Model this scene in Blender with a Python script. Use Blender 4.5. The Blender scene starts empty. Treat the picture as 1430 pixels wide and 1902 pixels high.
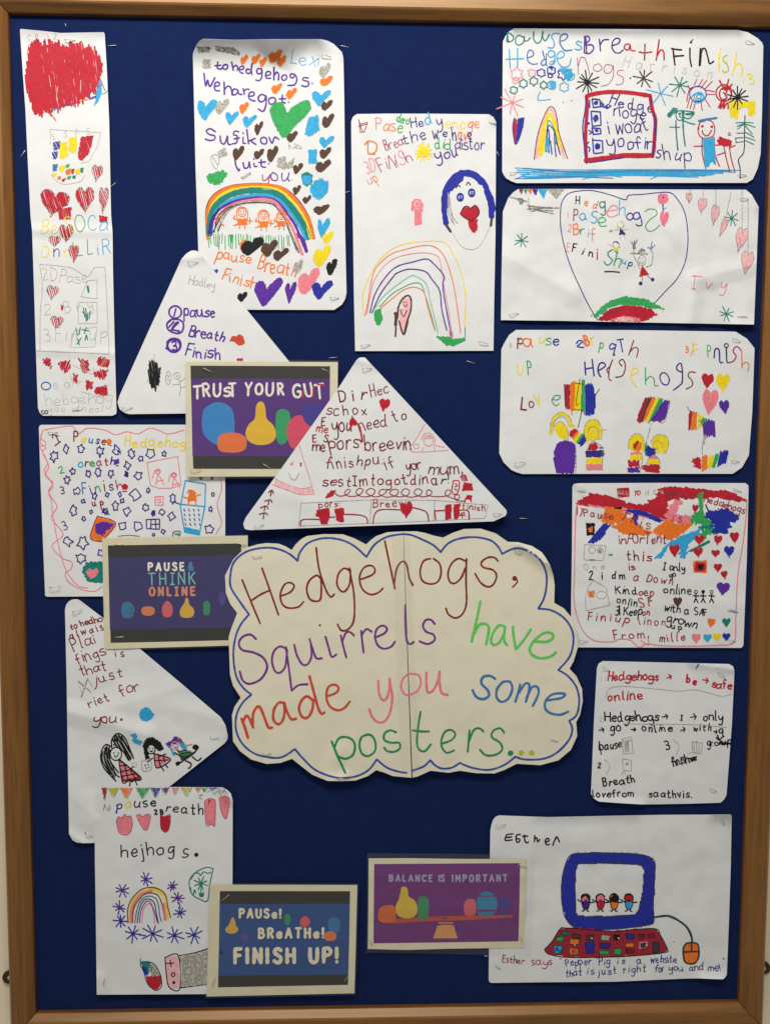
import bpy, math, random
from mathutils import Vector, Matrix, Euler, noise
from mathutils.geometry import delaunay_2d_cdt
random.seed(7)
C = bpy.context.scene.collection
sc = bpy.context.scene

# ------------------------------------------------------------------ camera, light, exposure
CAM = Vector((-0.0427353, -1.06672206, 0.10629703))
ROT = Euler((1.49816629, -0.00359955, -0.02947974), 'XYZ')
FPX, CXP, CYP = 1560.0, 715.0, 951.0
cd = bpy.data.cameras.new('camera')
cam = bpy.data.objects.new('camera', cd)
C.objects.link(cam)
cam.location, cam.rotation_euler = CAM, ROT
cd.sensor_fit = 'VERTICAL'
cd.sensor_height = 24.0
cd.sensor_width = 18.0
cd.lens = 24.0 * FPX / 1902.0
cd.clip_start, cd.clip_end = 0.02, 50
sc.camera = cam
sc.view_settings.view_transform = 'Standard'
try: sc.view_settings.look = 'None'
except Exception: pass
sc.view_settings.exposure = 0.07
sc.view_settings.gamma = 1.0
sc.view_settings.use_curve_mapping = False
world = bpy.data.worlds.new('World')
sc.world = world
world.use_nodes = True
bg = world.node_tree.nodes['Background']
bg.inputs[0].default_value = (1.0, 0.97, 0.86, 1)
bg.inputs[1].default_value = 0.28

def lamp(name, loc, target, sx, sy, power, col):
    ld = bpy.data.lights.new(name, 'AREA')
    ld.shape = 'RECTANGLE'; ld.size, ld.size_y = sx, sy
    ld.energy = power; ld.color = col
    o = bpy.data.objects.new(name, ld); C.objects.link(o)
    o.location = loc
    o.rotation_euler = (Vector(target) - Vector(loc)).to_track_quat('-Z', 'Y').to_euler()
    return o
lamp('ceiling_lamp', (-0.25, -1.00, 1.34), (0, -0.20, 0.1), 1.30, 0.14, 24.5, (1.0, 0.962, 0.89))

W2, H2 = 0.93 / 2, 1.2575 / 2          # half size of the felt panel
RM = ROT.to_matrix()

def at(px, py, h=0.0):
    """photo position -> point on the board's plane, h metres in front of the felt"""
    d = RM @ Vector(((px - CXP) / FPX, -(py - CYP) / FPX, -1.0))
    t = (-h - CAM.y) / d.y
    return CAM + d * t

# ------------------------------------------------------------------ materials
def lin(hexs):
    out = []
    for i in (0, 2, 4):
        c = int(hexs[i:i + 2], 16) / 255
        out.append(c / 12.92 if c <= 0.04045 else ((c + 0.055) / 1.055) ** 2.4)
    return tuple(out) + (1,)

def new_mat(name, base, rough=0.8, spec=0.3):
    m = bpy.data.materials.new(name); m.use_nodes = True
    b = m.node_tree.nodes['Principled BSDF']
    b.inputs['Base Color'].default_value = base
    b.inputs['Roughness'].default_value = rough
    b.inputs['Specular IOR Level'].default_value = spec
    return m, m.node_tree, b

def node(nt, t, **kw):
    n = nt.nodes.new(t)
    for k, v in kw.items():
        if k.startswith('_'): setattr(n, k[1:], v)
        else: n.inputs[k].default_value = v
    return n

def noise_node(nt, scale, detail=3, rough=0.55, stretch=None):
    tc = nt.nodes.new('ShaderNodeTexCoord')
    n = node(nt, 'ShaderNodeTexNoise', Scale=scale, Detail=detail, Roughness=rough)
    if stretch:
        mp = nt.nodes.new('ShaderNodeMapping'); mp.inputs['Scale'].default_value = stretch
        nt.links.new(tc.outputs['Object'], mp.inputs['Vector']); nt.links.new(mp.outputs[0], n.inputs['Vector'])
    else:
        nt.links.new(tc.outputs['Object'], n.inputs['Vector'])
    return n

def ramp(nt, src, stops):
    r = nt.nodes.new('ShaderNodeValToRGB')
    while len(r.color_ramp.elements) < len(stops): r.color_ramp.elements.new(0.5)
    for e, (p, c) in zip(r.color_ramp.elements, stops): e.position, e.color = p, c
    nt.links.new(src, r.inputs[0])
    return r

def bump(nt, b, src, strength, dist):
    n = node(nt, 'ShaderNodeBump', Strength=strength, Distance=dist)
    nt.links.new(src, n.inputs['Height']); nt.links.new(n.outputs[0], b.inputs['Normal'])

def sh(c, k): return (min(1, c[0] * k), min(1, c[1] * k), min(1, c[2] * k), 1)

def paper_mat(name, hexs, rough=0.75, spec=0.3):
    base = lin(hexs)
    m, nt, b = new_mat(name, base, rough, spec)
    n = noise_node(nt, 55, 5)
    r = ramp(nt, n.outputs[0], [(0.3, sh(base, 0.965)), (0.7, sh(base, 1.02))])
    nt.links.new(r.outputs[0], b.inputs['Base Color'])
    g = noise_node(nt, 900, 3)
    bump(nt, b, g.outputs[0], 0.12, 0.0004)
    return m
PAPER = paper_mat('white_paper', 'E6E7EA')
CREAM = paper_mat('cream_card', 'E6E0CB')
PRINT = paper_mat('print_paper', 'E2DABD', 0.6)

INK = dict(r='BE2034', d='A0283A', p='EE8494', o='F27A28', y='F4D91E', g='35A85A', t='16827A', c='34A8DE', b='2430A2',
           n='3A2A86', v='5C2CA0', w='553A30', k='17171B', e='B4B1A8', a='6E6C68', m='B04A78', W='F2EBDC', l='62D060',
           B='3F78B8', P='F07C96', G='1F9058', R='862420', V='7A3490', O='D24E34', U='3550A8', Y='B8BE3A', i='3B3B44',
           s='F4B9BE', S='9A968E', q='7AC4B8', Q='8CD0D8', D='7A1C28')
_mats = {}
def ink(c):
    if c in _mats: return _mats[c]
    base = lin(INK[c])
    pencil = c in 'eaS'
    m, nt, b = new_mat({'e': 'pencil_light', 'a': 'pencil_dark', 'S': 'pencil_grey'}.get(c, 'felt_pen_' + INK[c].lower()), base, 0.62, 0.25)
    n = noise_node(nt, 260 if not pencil else 420, 4)
    if pencil:
        r = ramp(nt, n.outputs[0], [(0.30, lin('D8D5CE')), (0.56, base)])
    else:
        r = ramp(nt, n.outputs[0], [(0.28, sh(base, 0.84)), (0.72, sh(base, 1.16))])
    nt.links.new(r.outputs[0], b.inputs['Base Color'])
    _mats[c] = m
    return m

def print_mat(hexs, spread=0.06):
    if hexs in _mats: return _mats[hexs]
    base = lin(hexs)
    m, nt, b = new_mat('printed_' + hexs.lower(), base, 0.5, 0.35)
    n = noise_node(nt, 30, 4, stretch=(0.25, 1, 3))
    r = ramp(nt, n.outputs[0], [(0.3, sh(base, 1 - spread)), (0.7, sh(base, 1 + spread))])
    nt.links.new(r.outputs[0], b.inputs['Base Color'])
    _mats[hexs] = m
    return m

def felt_mat():
    base = lin('162757')
    m, nt, b = new_mat('blue_felt', base, 0.95, 0.1)
    n = noise_node(nt, 700, 5, 0.7)
    r = ramp(nt, n.outputs[0], [(0.25, sh(base, 0.6)), (0.55, base), (0.8, sh(base, 1.6))])
    n2 = noise_node(nt, 45, 4, 0.6)
    r2 = ramp(nt, n2.outputs[0], [(0.3, (0.84, 0.84, 0.85, 1)), (0.7, (1.02, 1.02, 1.02, 1))])
    mx = node(nt, 'ShaderNodeMix', _data_type='RGBA', _blend_type='MULTIPLY'); mx.inputs[0].default_value = 1.0
    nt.links.new(r.outputs[0], mx.inputs[6]); nt.links.new(r2.outputs[0], mx.inputs[7])
    nt.links.new(mx.outputs[2], b.inputs['Base Color'])
    b.inputs['Sheen Weight'].default_value = 0.12
    b.inputs['Sheen Tint'].default_value = lin('2A3E78')
    g = noise_node(nt, 1300, 4, 0.7)
    bump(nt, b, g.outputs[0], 0.5, 0.0012)
    return m

def wood_mat(name, stretch):
    m, nt, b = new_mat(name, lin('6E4C1F'), 0.42, 1.0)
    b.inputs['Coat Weight'].default_value = 0.7; b.inputs['Coat Roughness'].default_value = 0.40
    b.inputs['Coat Tint'].default_value = (1.0, 0.86, 0.62, 1)
    b.inputs['Specular Tint'].default_value = (1.0, 0.72, 0.40, 1)
    n = noise_node(nt, 16, 8, 0.68, stretch)
    r = ramp(nt, n.outputs[0], [(0.3, lin('55330F')), (0.45, lin('6C4518')), (0.56, lin('7F5420')), (0.66, lin('633E15')), (0.8, lin('734B1B'))])
    nt.links.new(r.outputs[0], b.inputs['Base Color'])
    bump(nt, b, n.outputs[0], 0.12, 0.002)
    return m

def metal_mat(name, hexs, rough):
    m, nt, b = new_mat(name, lin(hexs), rough, 0.5)
    b.inputs['Metallic'].default_value = 1.0
    return m
STEEL = metal_mat('staple_steel', 'CFCDC8', 0.4)
STEEL.node_tree.nodes['Principled BSDF'].inputs['Metallic'].default_value = 0.75
BROWNMETAL = metal_mat('bronzed_metal', '5A4632', 0.45)

def film_mat(name, gloss, milk):
    m = bpy.data.materials.new(name); m.use_nodes = True
    nt = m.node_tree; nt.nodes.clear()
    out = nt.nodes.new('ShaderNodeOutputMaterial')
    tr = nt.nodes.new('ShaderNodeBsdfTransparent')
    gl = node(nt, 'ShaderNodeBsdfGlossy', Roughness=0.22)
    df = node(nt, 'ShaderNodeBsdfDiffuse', Color=(0.72, 0.70, 0.62, 1))
    n = noise_node(nt, 9, 3, 0.5, (1, 1, 4))
    bp = node(nt, 'ShaderNodeBump', Strength=0.35, Distance=0.004)
    nt.links.new(n.outputs[0], bp.inputs['Height']); nt.links.new(bp.outputs[0], gl.inputs['Normal'])
    m1 = node(nt, 'ShaderNodeMixShader', Fac=milk); m2 = node(nt, 'ShaderNodeMixShader', Fac=gloss)
    nt.links.new(tr.outputs[0], m1.inputs[1]); nt.links.new(df.outputs[0], m1.inputs[2])
    nt.links.new(m1.outputs[0], m2.inputs[1]); nt.links.new(gl.outputs[0], m2.inputs[2])
    nt.links.new(m2.outputs[0], out.inputs[0])
    return m
FILM = film_mat('laminating_film', 0.04, 0.03)
TAPE = film_mat('clear_tape', 0.03, 0.06)

# ------------------------------------------------------------------ object helpers
def link_mesh(name, verts, faces, mats, parent=None, idx=None, smooth=False):
    me = bpy.data.meshes.new(name)
    me.from_pydata(verts, [], faces)
    for m in (mats if isinstance(mats, list) else [mats]): me.materials.append(m)
    if idx: me.polygons.foreach_set('material_index', idx)
    if smooth: me.polygons.foreach_set('use_smooth', [True] * len(faces))
    me.update()
    o = bpy.data.objects.new(name, me); C.objects.link(o)
    if parent:
        o.parent = parent
        o.matrix_parent_inverse = Matrix.Translation(-parent.location)
    return o

def tag(o, label=None, cat=None, group=None, kind=None):
    if label: o['label'] = label
    if cat: o['category'] = cat
    if group: o['group'] = group
    if kind: o['kind'] = kind
    return o

def empty(name, loc):
    o = bpy.data.objects.new(name, None); o.empty_display_size = 0.05
    C.objects.link(o); o.location = loc
    return o

# ------------------------------------------------------------------ setting: wall, notice board
def wall_mat():
    base = lin('F4E4CA')
    m, nt, b = new_mat('cream_wall_paint', base, 0.8, 0.2)
    n = noise_node(nt, 120, 5)
    bump(nt, b, n.outputs[0], 0.15, 0.002)
    return m
D = 0.022                                   # the wall stands this far behind the felt
w = link_mesh('wall', [(-3, D, -1.6), (3, D, -1.6), (3, D, 1.9), (-3, D, 1.9), (-3, D + .1, -1.6), (3, D + .1, -1.6), (3, D + .1, 1.9), (-3, D + .1, 1.9)],
              [(0, 1, 2, 3), (4, 7, 6, 5), (0, 4, 5, 1), (1, 5, 6, 2), (2, 6, 7, 3), (3, 7, 4, 0)], wall_mat())
tag(w, 'cream painted wall behind the notice board', 'wall', kind='structure')

board = empty('notice_board', (0, 0, -H2))
tag(board, 'large navy felt notice board in a varnished brown wooden frame', 'notice board')
gx, gz = W2 + 0.006, H2 + 0.006
link_mesh('felt_panel', [(-gx, 0, -gz), (gx, 0, -gz), (gx, 0, gz), (-gx, 0, gz), (-gx, .012, -gz), (gx, .012, -gz), (gx, .012, gz), (-gx, .012, gz)],
          [(0, 1, 2, 3), (4, 7, 6, 5), (0, 4, 5, 1), (1, 5, 6, 2), (2, 6, 7, 3), (3, 7, 4, 0)], felt_mat(), board)
# profile of a rail: (distance outwards from the felt's edge, height in front of the felt)
PROF = [(0.0, 0.001), (0.0, -0.0050), (0.0006, -0.0064), (0.0018, -0.0076), (0.0076, -0.0134), (0.0092, -0.0145), (0.0112, -0.0150), (0.024, -0.0150),
        (0.0275, -0.0142), (0.0305, -0.0115), (0.0318, -0.008), (0.032, 0.0215)]
def rail(a, b, na, m):
    """a, b = corner signs; na = outward normal"""
    v, f = [], []
    n = len(PROF)
    L = 24
    for s in range(L + 1):
        t = s / L
        for o_, y in PROF:
            ca = (a[0] * (W2 + o_), a[1] * (H2 + o_)); cb = (b[0] * (W2 + o_), b[1] * (H2 + o_))
            e = 0.0004
            x = ca[0] + (cb[0] - ca[0]) * (t * (1 - 2 * e) + e); z = ca[1] + (cb[1] - ca[1]) * (t * (1 - 2 * e) + e)
            v.append((x, y, z))
    for s in range(L):
        for k in range(n - 1):
            f.append((s * n + k, s * n + k + 1, (s + 1) * n + k + 1, (s + 1) * n + k))
    f.append(tuple(range(n))); f.append(tuple(reversed(range(L * n, (L + 1) * n))))
    return v, f
WH = wood_mat('varnished_wood_across', (0.35, 6, 9)); WV = wood_mat('varnished_wood_upright', (9, 6, 0.35))
for a, b, m in (((-1, 1), (1, 1), WH), ((1, -1), (-1, -1), WH), ((-1, -1), (-1, 1), WV), ((1, 1), (1, -1), WV)):
    v, f = rail(a, b, None, m)
    link_mesh('frame_rail', v, f, m, board)
# round fixing lugs that peep out behind the frame near the bottom, each with a screw
def lug(px, py, sgn):
    c = at(px, py, -D)
    v, f = [], []
    N = 28; r = 0.0085
    for y in (D - 0.0035, D - 0.0002):
        for k in range(N):
            a = 2 * math.pi * k / N
            v.append((c.x + r * math.cos(a), y, c.z + r * math.sin(a)))
    f = [tuple(range(N))[::-1], tuple(range(N, 2 * N))] + [(k, (k + 1) % N, N + (k + 1) % N, N + k) for k in range(N)]
    o = link_mesh('fixing_lug', v, f, BROWNMETAL, board)
    v, f = [], []
    r = 0.0030; rings = 5
    cx = c.x - 0.001 * sgn
    for j in range(rings):
        ph = j / (rings - 1) * math.pi / 2
        for k in range(N):
            a = 2 * math.pi * k / N
            v.append((cx + r * math.cos(ph) * math.cos(a), D - 0.0033 - 0.0018 * math.sin(ph), c.z + r * math.cos(ph) * math.sin(a) * 1.0))
    for j in range(rings - 1):
        for k in range(N): f.append((j * N + k, j * N + (k + 1) % N, (j + 1) * N + (k + 1) % N, (j + 1) * N + k))
    s_ = link_mesh('screw', v, f, STEEL, None, None, True)
    s_.parent = o
lug(19, 1813, -1); lug(1417, 1796, 1)

# ------------------------------------------------------------------ drawing engine
class G: pass
g = G()
PEN = 1.18                                  # felt tips spread a little into the paper
g.crop = (0, 0, 1.0)
def crop(x0, y0, s): g.crop = (x0, y0, s)
def pp(s):
    """'x,y x,y' in crop units -> photo positions"""
    x0, y0, k = g.crop
    out = []
    for t in s.split():
        a, b = t.split(',')
        out.append((x0 + float(a) / k, y0 + float(b) / k))
    return out

def seg_dist(px, py, x0, y0, x1, y1):
    dx, dy = x1 - x0, y1 - y0
    L = dx * dx + dy * dy
    t = 0 if L == 0 else max(0, min(1, ((px - x0) * dx + (py - y0) * dy) / L))
    return math.hypot(px - x0 - t * dx, py - y0 - t * dy)

def height(px, py):
    """how far the current sheet stands in front of the felt, metres"""
    p = g.post
    s = p['seed']
    h = p['base'] + p['amp'] * (0.5 + 0.5 * noise.noise((px * .011 + s, py * .011, s * 1.7))
                                + 0.22 * noise.noise((px * .03 + s, py * .03, s)))
    for (x0, y0, x1, y1, r, hh) in p['lift']:
        d = seg_dist(px, py, x0, y0, x1, y1)
        if d < r:
            k = 1 - d / r
            h += hh * k * k
    for (x0, y0, x1, y1, r, hh) in p['fold']:
        d = seg_dist(px, py, x0, y0, x1, y1)
        if d < r: h += hh * (1 - d / r)
    return h

def inside(poly, x, y):
    c = False
    j = len(poly) - 1
    for i in range(len(poly)):
        xi, yi = poly[i]; xj, yj = poly[j]
        if (yi > y) != (yj > y) and x < (xj - xi) * (y - yi) / (yj - yi) + xi: c = not c
        j = i
    return c

def resample(pts, step, closed=False):
    q = pts + [pts[0]] if closed else pts
    out = [q[0]]
    for a, b in zip(q, q[1:]):
        d = math.hypot(b[0] - a[0], b[1] - a[1])
        n = max(1, int(math.ceil(d / step)))
        for k in range(1, n + 1): out.append((a[0] + (b[0] - a[0]) * k / n, a[1] + (b[1] - a[1]) * k / n))
    if closed: out.pop()
    return out

def catmull(pts, step, closed=False):
    n = len(pts)
    if n < 3: return resample(pts, step)
    out = []
    rng = range(n if closed else n - 1)
    for i in rng:
        p1, p2 = pts[i % n], pts[(i + 1) % n]
        p0 = pts[i - 1] if (i > 0 or closed) else p1
        p3 = pts[(i + 2) % n] if (i + 2 < n or closed) else p2
        d = math.hypot(p2[0] - p1[0], p2[1] - p1[1])
        m = max(1, int(math.ceil(d / step)))
        for k in range(m):
            t = k / m
            t2, t3 = t * t, t * t * t
            out.append(tuple(0.5 * (2 * p1[c] + (p2[c] - p0[c]) * t + (2 * p0[c] - 5 * p1[c] + 4 * p2[c] - p3[c]) * t2
                                    + (3 * p1[c] - p0[c] - 3 * p2[c] + p3[c]) * t3) for c in (0, 1)))
    out.append(pts[0] if closed else pts[-1])
    return out

def grid_mesh(name, poly, dh, mat, step=5.0, thick=0.00022, parent=None):
    """a sheet of the given outline, bent like the current paper"""
    bd = resample(poly, step, True)
    xs = [p[0] for p in poly]; ys = [p[1] for p in poly]
    pts = list(bd)
    y = min(ys) + step * .5; row = 0
    while y < max(ys):
        x = min(xs) + (step * .5 if row % 2 else step)
        while x < max(xs):
            if inside(poly, x, y):
                md = min((x - a) ** 2 + (y - b) ** 2 for a, b in bd)
                if md > (step * .45) ** 2: pts.append((x, y))
            x += step
        y += step * .87; row += 1
    nb = len(bd)
    res = delaunay_2d_cdt([Vector(p) for p in pts], [], [list(range(nb))], 1, 1e-4)
    v2, faces = res[0], res[2]
    verts = [at(p[0], p[1], height(p[0], p[1]) + dh) for p in v2]
    fs = []
    for f in faces:
        a, b, c = (verts[i] for i in f[:3])
        n = (b - a).cross(c - a)
        fs.append(tuple(f) if n.y < 0 else tuple(reversed(f)))
    o = link_mesh(name, verts, fs, mat, parent or g.post['root'], None, True)
    if thick:
        md = o.modifiers.new('thickness', 'SOLIDIFY'); md.thickness = thick; md.offset = -1
        o.modifiers.new('crisp_edge', 'EDGE_SPLIT').split_angle = math.radians(40)
    return o

def poster(name, label, cat, outline, base=1.4, seed=1.0, amp=1.3, lift=(), fold=(), mat=None, group=None, sheet='sheet', build=True):
    poly = pp(outline)
    cx = sum(p[0] for p in poly) / len(poly); my = max(p[1] for p in poly)
    root = empty(name, at(cx, my, base / 1000))
    tag(root, label, cat, group)
    L = lambda rows: [tuple(pp('%g,%g' % (r[0], r[1]))[0]) + tuple(pp('%g,%g' % (r[2], r[3]))[0]) + (r[4], r[5] / 1000) for r in rows]
    g.post = dict(root=root, base=base * 1.35 / 1000, seed=seed, amp=amp * 1.35 / 1000, lift=L(lift), fold=L(fold), poly=poly)
    g.boxes = []; g.dh = 0.00017
    flush()
    g.parent = root
    if build: grid_mesh(sheet, poly, 0.0, mat or PAPER)
    return root

g.buf = None
g.stuff = None
def flush():
    if g.buf and g.buf[1]:
        name, faces, verts, idx, cols = g.buf
        g.last = link_mesh(name, verts, faces, [ink(c) if len(c) == 1 else print_mat(c) for c in cols], g.parent, idx)
    g.buf = None
def part(name):
    flush()
    g.pb = []
    g.buf = (name, [], [], [], [])

def near(x0, y0, x1, y1, gap=15.0):
    """marks far from everything in the current part start a part of their own"""
    if g.buf[1] and g.pb and not any(a - gap <= x1 and c + gap >= x0 and b - gap <= y1 and d + gap >= y0 for a, b, c, d in g.pb): part(g.buf[0])
    g.pb.append((x0, y0, x1, y1))

def level(x0, y0, x1, y1):
    lv = 0
    for (a, b, c, d, l) in g.boxes:
        if a <= x1 and c >= x0 and b <= y1 and d >= y0 and l >= lv: lv = l + 1
    g.boxes.append((x0, y0, x1, y1, lv))
    return lv

def ribbon(col, w, pts, lv, sub=0, jit=0.10, cap=True, taper=None):
    """flat stroke of pen along pts (photo positions, closely spaced)"""
    name, faces, verts, idx, cols = g.buf
    if col not in cols: cols.append(col)
    ci = cols.index(col)
    q = [pts[0]]
    for p in pts[1:]:
        if math.hypot(p[0] - q[-1][0], p[1] - q[-1][1]) > 0.15: q.append(p)
    if len(q) == 1: q.append((q[0][0] + w * .3, q[0][1] + w * .1))
    n = len(q)
    T = []
    for i in range(n):
        a, b = q[max(0, i - 1)], q[min(n - 1, i + 1)]
        d = math.hypot(b[0] - a[0], b[1] - a[1]) or 1
        T.append(((b[0] - a[0]) / d, (b[1] - a[1]) / d))
    ws = []
    ph = random.random() * 50
    for i in range(n):
        k = 1 + jit * (noise.noise((q[i][0] * .13 + ph, q[i][1] * .13, ph)))*2
        ws.append(w * .5 * k)
    rows = []
    if cap:
        rows.append((q[0][0] - T[0][0] * w * .38, q[0][1] - T[0][1] * w * .38, T[0], ws[0] * .5))
    for i in range(n): rows.append((q[i][0], q[i][1], T[i], ws[i]))
    if cap:
        rows.append((q[-1][0] + T[-1][0] * w * .38, q[-1][1] + T[-1][1] * w * .38, T[-1], ws[-1] * .5))
    b0 = len(verts)
    o0 = g.dh + lv * 8e-6 + sub * 2.5e-6
    for i, (x, y, t, hw) in enumerate(rows):
        off = o0 + min(i, 80) * 2.5e-8
        for s in (-1, 1):
            xx, yy = x - t[1] * hw * s, y + t[0] * hw * s
            verts.append(at(xx, yy, height(xx, yy) + off))
    for i in range(len(rows) - 1):
        a = b0 + 2 * i
        faces.append((a, a + 1, a + 3, a + 2)); idx.append(ci)

def bbox(pts, m=0):
    return (min(p[0] for p in pts) - m, min(p[1] for p in pts) - m, max(p[0] for p in pts) + m, max(p[1] for p in pts) + m)

def S(col, w, s, closed=False, straight=False, jit=0.10):
    """pen strokes; '|' lifts the pen"""
    w *= PEN
    strokes = [pp(t) for t in s.split('|')]
    step = 2.5 if w > 2 else 2.0
    for pts in strokes:
        q = resample(pts, step, False) if straight else catmull(pts, step, closed)
        if straight and closed: q = resample(pts + [pts[0]], step)
        near(*bbox(q))
        ribbon(col, w, q, level(*bbox(q, w)), 0, jit)

def hatch(col, poly, ang=70, w=2.6, gap=0.62, jit=1.2, zig=True, fringe=0.0):
    """colouring-in: back and forth strokes across a polygon given in photo positions"""
    a = math.radians(ang)
    ca, sa = math.cos(a), math.sin(a)
    rp = [(x * ca + y * sa, -x * sa + y * ca) for x, y in poly]
    y0, y1 = min(p[1] for p in rp), max(p[1] for p in rp)
    lv = level(*bbox(poly, w * .5 + fringe))
    y = y0 + w * .35; k = 0
    dirn = 1
    prev = None
    while y < y1 - w * .15:
        xs = []
        for i in range(len(rp)):
            (xa, ya), (xb, yb) = rp[i - 1], rp[i]
            if (ya > y) != (yb > y): xs.append(xa + (y - ya) * (xb - xa) / (yb - ya))
        xs.sort()
        for i in range(0, len(xs) - 1, 2):
            s, e = xs[i] + w * .35, xs[i + 1] - w * .35
            if e - s < w * .1: s, e = (s + e) / 2 - w * .15, (s + e) / 2 + w * .15
            s += random.uniform(-1, .6) * jit - random.random() * fringe
            e += random.uniform(-.6, 1) * jit + random.random() * fringe
            sl = random.uniform(-.25, .25) * w
            m = max(1, int((e - s) / 3.2))
            line = []
            for t in range(m + 1):
                u = t / m
                xx = s + (e - s) * u; yy = y + sl * (u - .5) + 0.16 * w * noise.noise((xx * .06, yy_seed + k * .7, 3.3))
                line.append((xx * ca - yy * sa, xx * sa + yy * ca))
            ribbon(col, w * random.uniform(.85, 1.12), line, lv, k % 3, 0.12)
            k += 1
        y += w * gap * random.uniform(.78, 1.42)
yy_seed = 0.0

def F(col, s, ang=70, w=2.6, gap=0.62, jit=1.0, fringe=0.0, smooth=False):
    if g.buf[0] == 'scribble' and g.buf[1]: part('scribble')
    p = pp(s)
    if smooth: p = catmull(p, 2.0, True)
    near(*bbox(p))
    hatch(col, p, ang, w, gap, jit, True, fringe)

def heart_poly(cx, cy, w, h, rot=0):
    out = []
    r = math.radians(rot)
    for i in range(28):
        t = 2 * math.pi * i / 28
        x = 16 * math.sin(t) ** 3 / 32 * w
        y = -(13 * math.cos(t) - 5 * math.cos(2 * t) - 2 * math.cos(3 * t) - math.cos(4 * t) + 2.3) / 29 * h
        x += random.uniform(-.02, .02) * w; y += random.uniform(-.02, .02) * h
        out.append((cx + x * math.cos(r) - y * math.sin(r), cy + x * math.sin(r) + y * math.cos(r)))
    return out

def heart(col, cx, cy, w, h, rot=0, ang=None, pw=2.2, gap=.6, line=None, own=True, name='heart_drawing'):
    x0, y0, k = g.crop
    if own: part(name)
    p = heart_poly(x0 + cx / k, y0 + cy / k, w / k, h / k, rot)
    if col: hatch(col, p, (ang if ang is not None else rot + 75), pw, gap, .7)
    if line:
        q = p + [p[0]]
        ribbon(line, 1.1, catmull(q, 2.0), level(*bbox(q, 1)))

SH = [(.36, 1), (.14, .74), (.02, .5), (.0, .28), (.1, .1), (.24, .08), (.36, .2), (.42, .36), (.55, .22), (.74, .05), (.9, .0), (1, .1), (.97, .26), (.82, .46), (.62, .7)]
LEAF = [(.3, 1), (.1, .86), (.0, .6), (.06, .36), (.22, .2), (.38, .2), (.5, .3), (.6, .12), (.8, .0), (.96, .03), (1, .2), (.9, .42), (.7, .68), (.48, .92)]
def sheart(col, cx, cy, w, h, rot=0, ang=None, pw=2.3, gap=.58):
    """a scribbled lopsided heart, long lobe to the upper right"""
    part('heart_drawing')
    x0, y0, k = g.crop
    f = random.uniform(-.08, .08)
    p = [(x0 + (cx + (x - .5 + f * (1 - y)) * w + random.uniform(-.03, .03) * w) / k, y0 + (cy + (y - .5) * h + random.uniform(-.03, .03) * h) / k) for x, y in (SH if col in 'cgvb' else LEAF)]
    hatch(col, catmull(p, 2.0, True)[:-1], ang if ang is not None else random.choice((-50, -60, 75, 80)), pw, gap, .8)

def blob(col, cx, cy, w, h, rot=0, ang=None, pw=2.4, gap=.6, own=False, name='scribble'):
    x0, y0, k = g.crop
    if own: part(name)
    r = math.radians(rot)
    p = []
    for i in range(20):
        t = 2 * math.pi * i / 20
        x = math.cos(t) * w / 2 / k * random.uniform(.9, 1.08); y = math.sin(t) * h / 2 / k * random.uniform(.9, 1.08)
        p.append((x0 + cx / k + x * math.cos(r) - y * math.sin(r), y0 + cy / k + x * math.sin(r) + y * math.cos(r)))
    hatch(col, p, ang if ang is not None else rot + 80, pw, gap, .8)

def oval(col, w, cx, cy, rx, ry, rot=0, over=30):
    x0, y0, k = g.crop
    r = math.radians(rot); p = []
    st = random.uniform(0, 6)
    for i in range(0, 360 + over, 20):
        t = math.radians(i) + st
        x, y = math.cos(t) * rx, math.sin(t) * ry
        p.append((x0 + (cx + x * math.cos(r) - y * math.sin(r)) / k, y0 + (cy + x * math.sin(r) + y * math.cos(r)) / k))
    q = catmull(p, 2.0)
    near(*bbox(q))
    w *= PEN
    ribbon(col, w, q, level(*bbox(q, w)))

def star(col, cx, cy, r, n=8, w=1.6, own=False, name='star_drawing'):
    if own: part(name)
    w *= PEN
    x0, y0, k = g.crop
    st = random.uniform(0, .5)
    for i in range(n):
        a = st + 2 * math.pi * i / n + random.uniform(-.15, .15)
        rr = r * random.uniform(.75, 1.15)
        q = resample([(x0 + cx / k, y0 + cy / k), (x0 + (cx + rr * math.cos(a)) / k, y0 + (cy + rr * math.sin(a)) / k)], 2.5)
        ribbon(col, w, q, level(*bbox(q, w)))

def dot(col, x, y, r):
    x0, y0, k = g.crop
    X, Y = x0 + x / k, y0 + y / k
    n = 14
    near(X - r, Y - r, X + r, Y + r)
    name, faces, verts, idx, cols = g.buf
    if col not in cols: cols.append(col)
    lv = level(X - r, Y - r, X + r, Y + r)
    b0 = len(verts)
    for i in range(n):
        a = 2 * math.pi * i / n
        rr = r * random.uniform(.92, 1.06)
        xx, yy = X + rr * math.cos(a), Y + rr * math.sin(a)
        verts.append(at(xx, yy, height(xx, yy) + g.dh + lv * 8e-6))
    faces.append(tuple(range(b0, b0 + n))); idx.append(cols.index(col))

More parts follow.
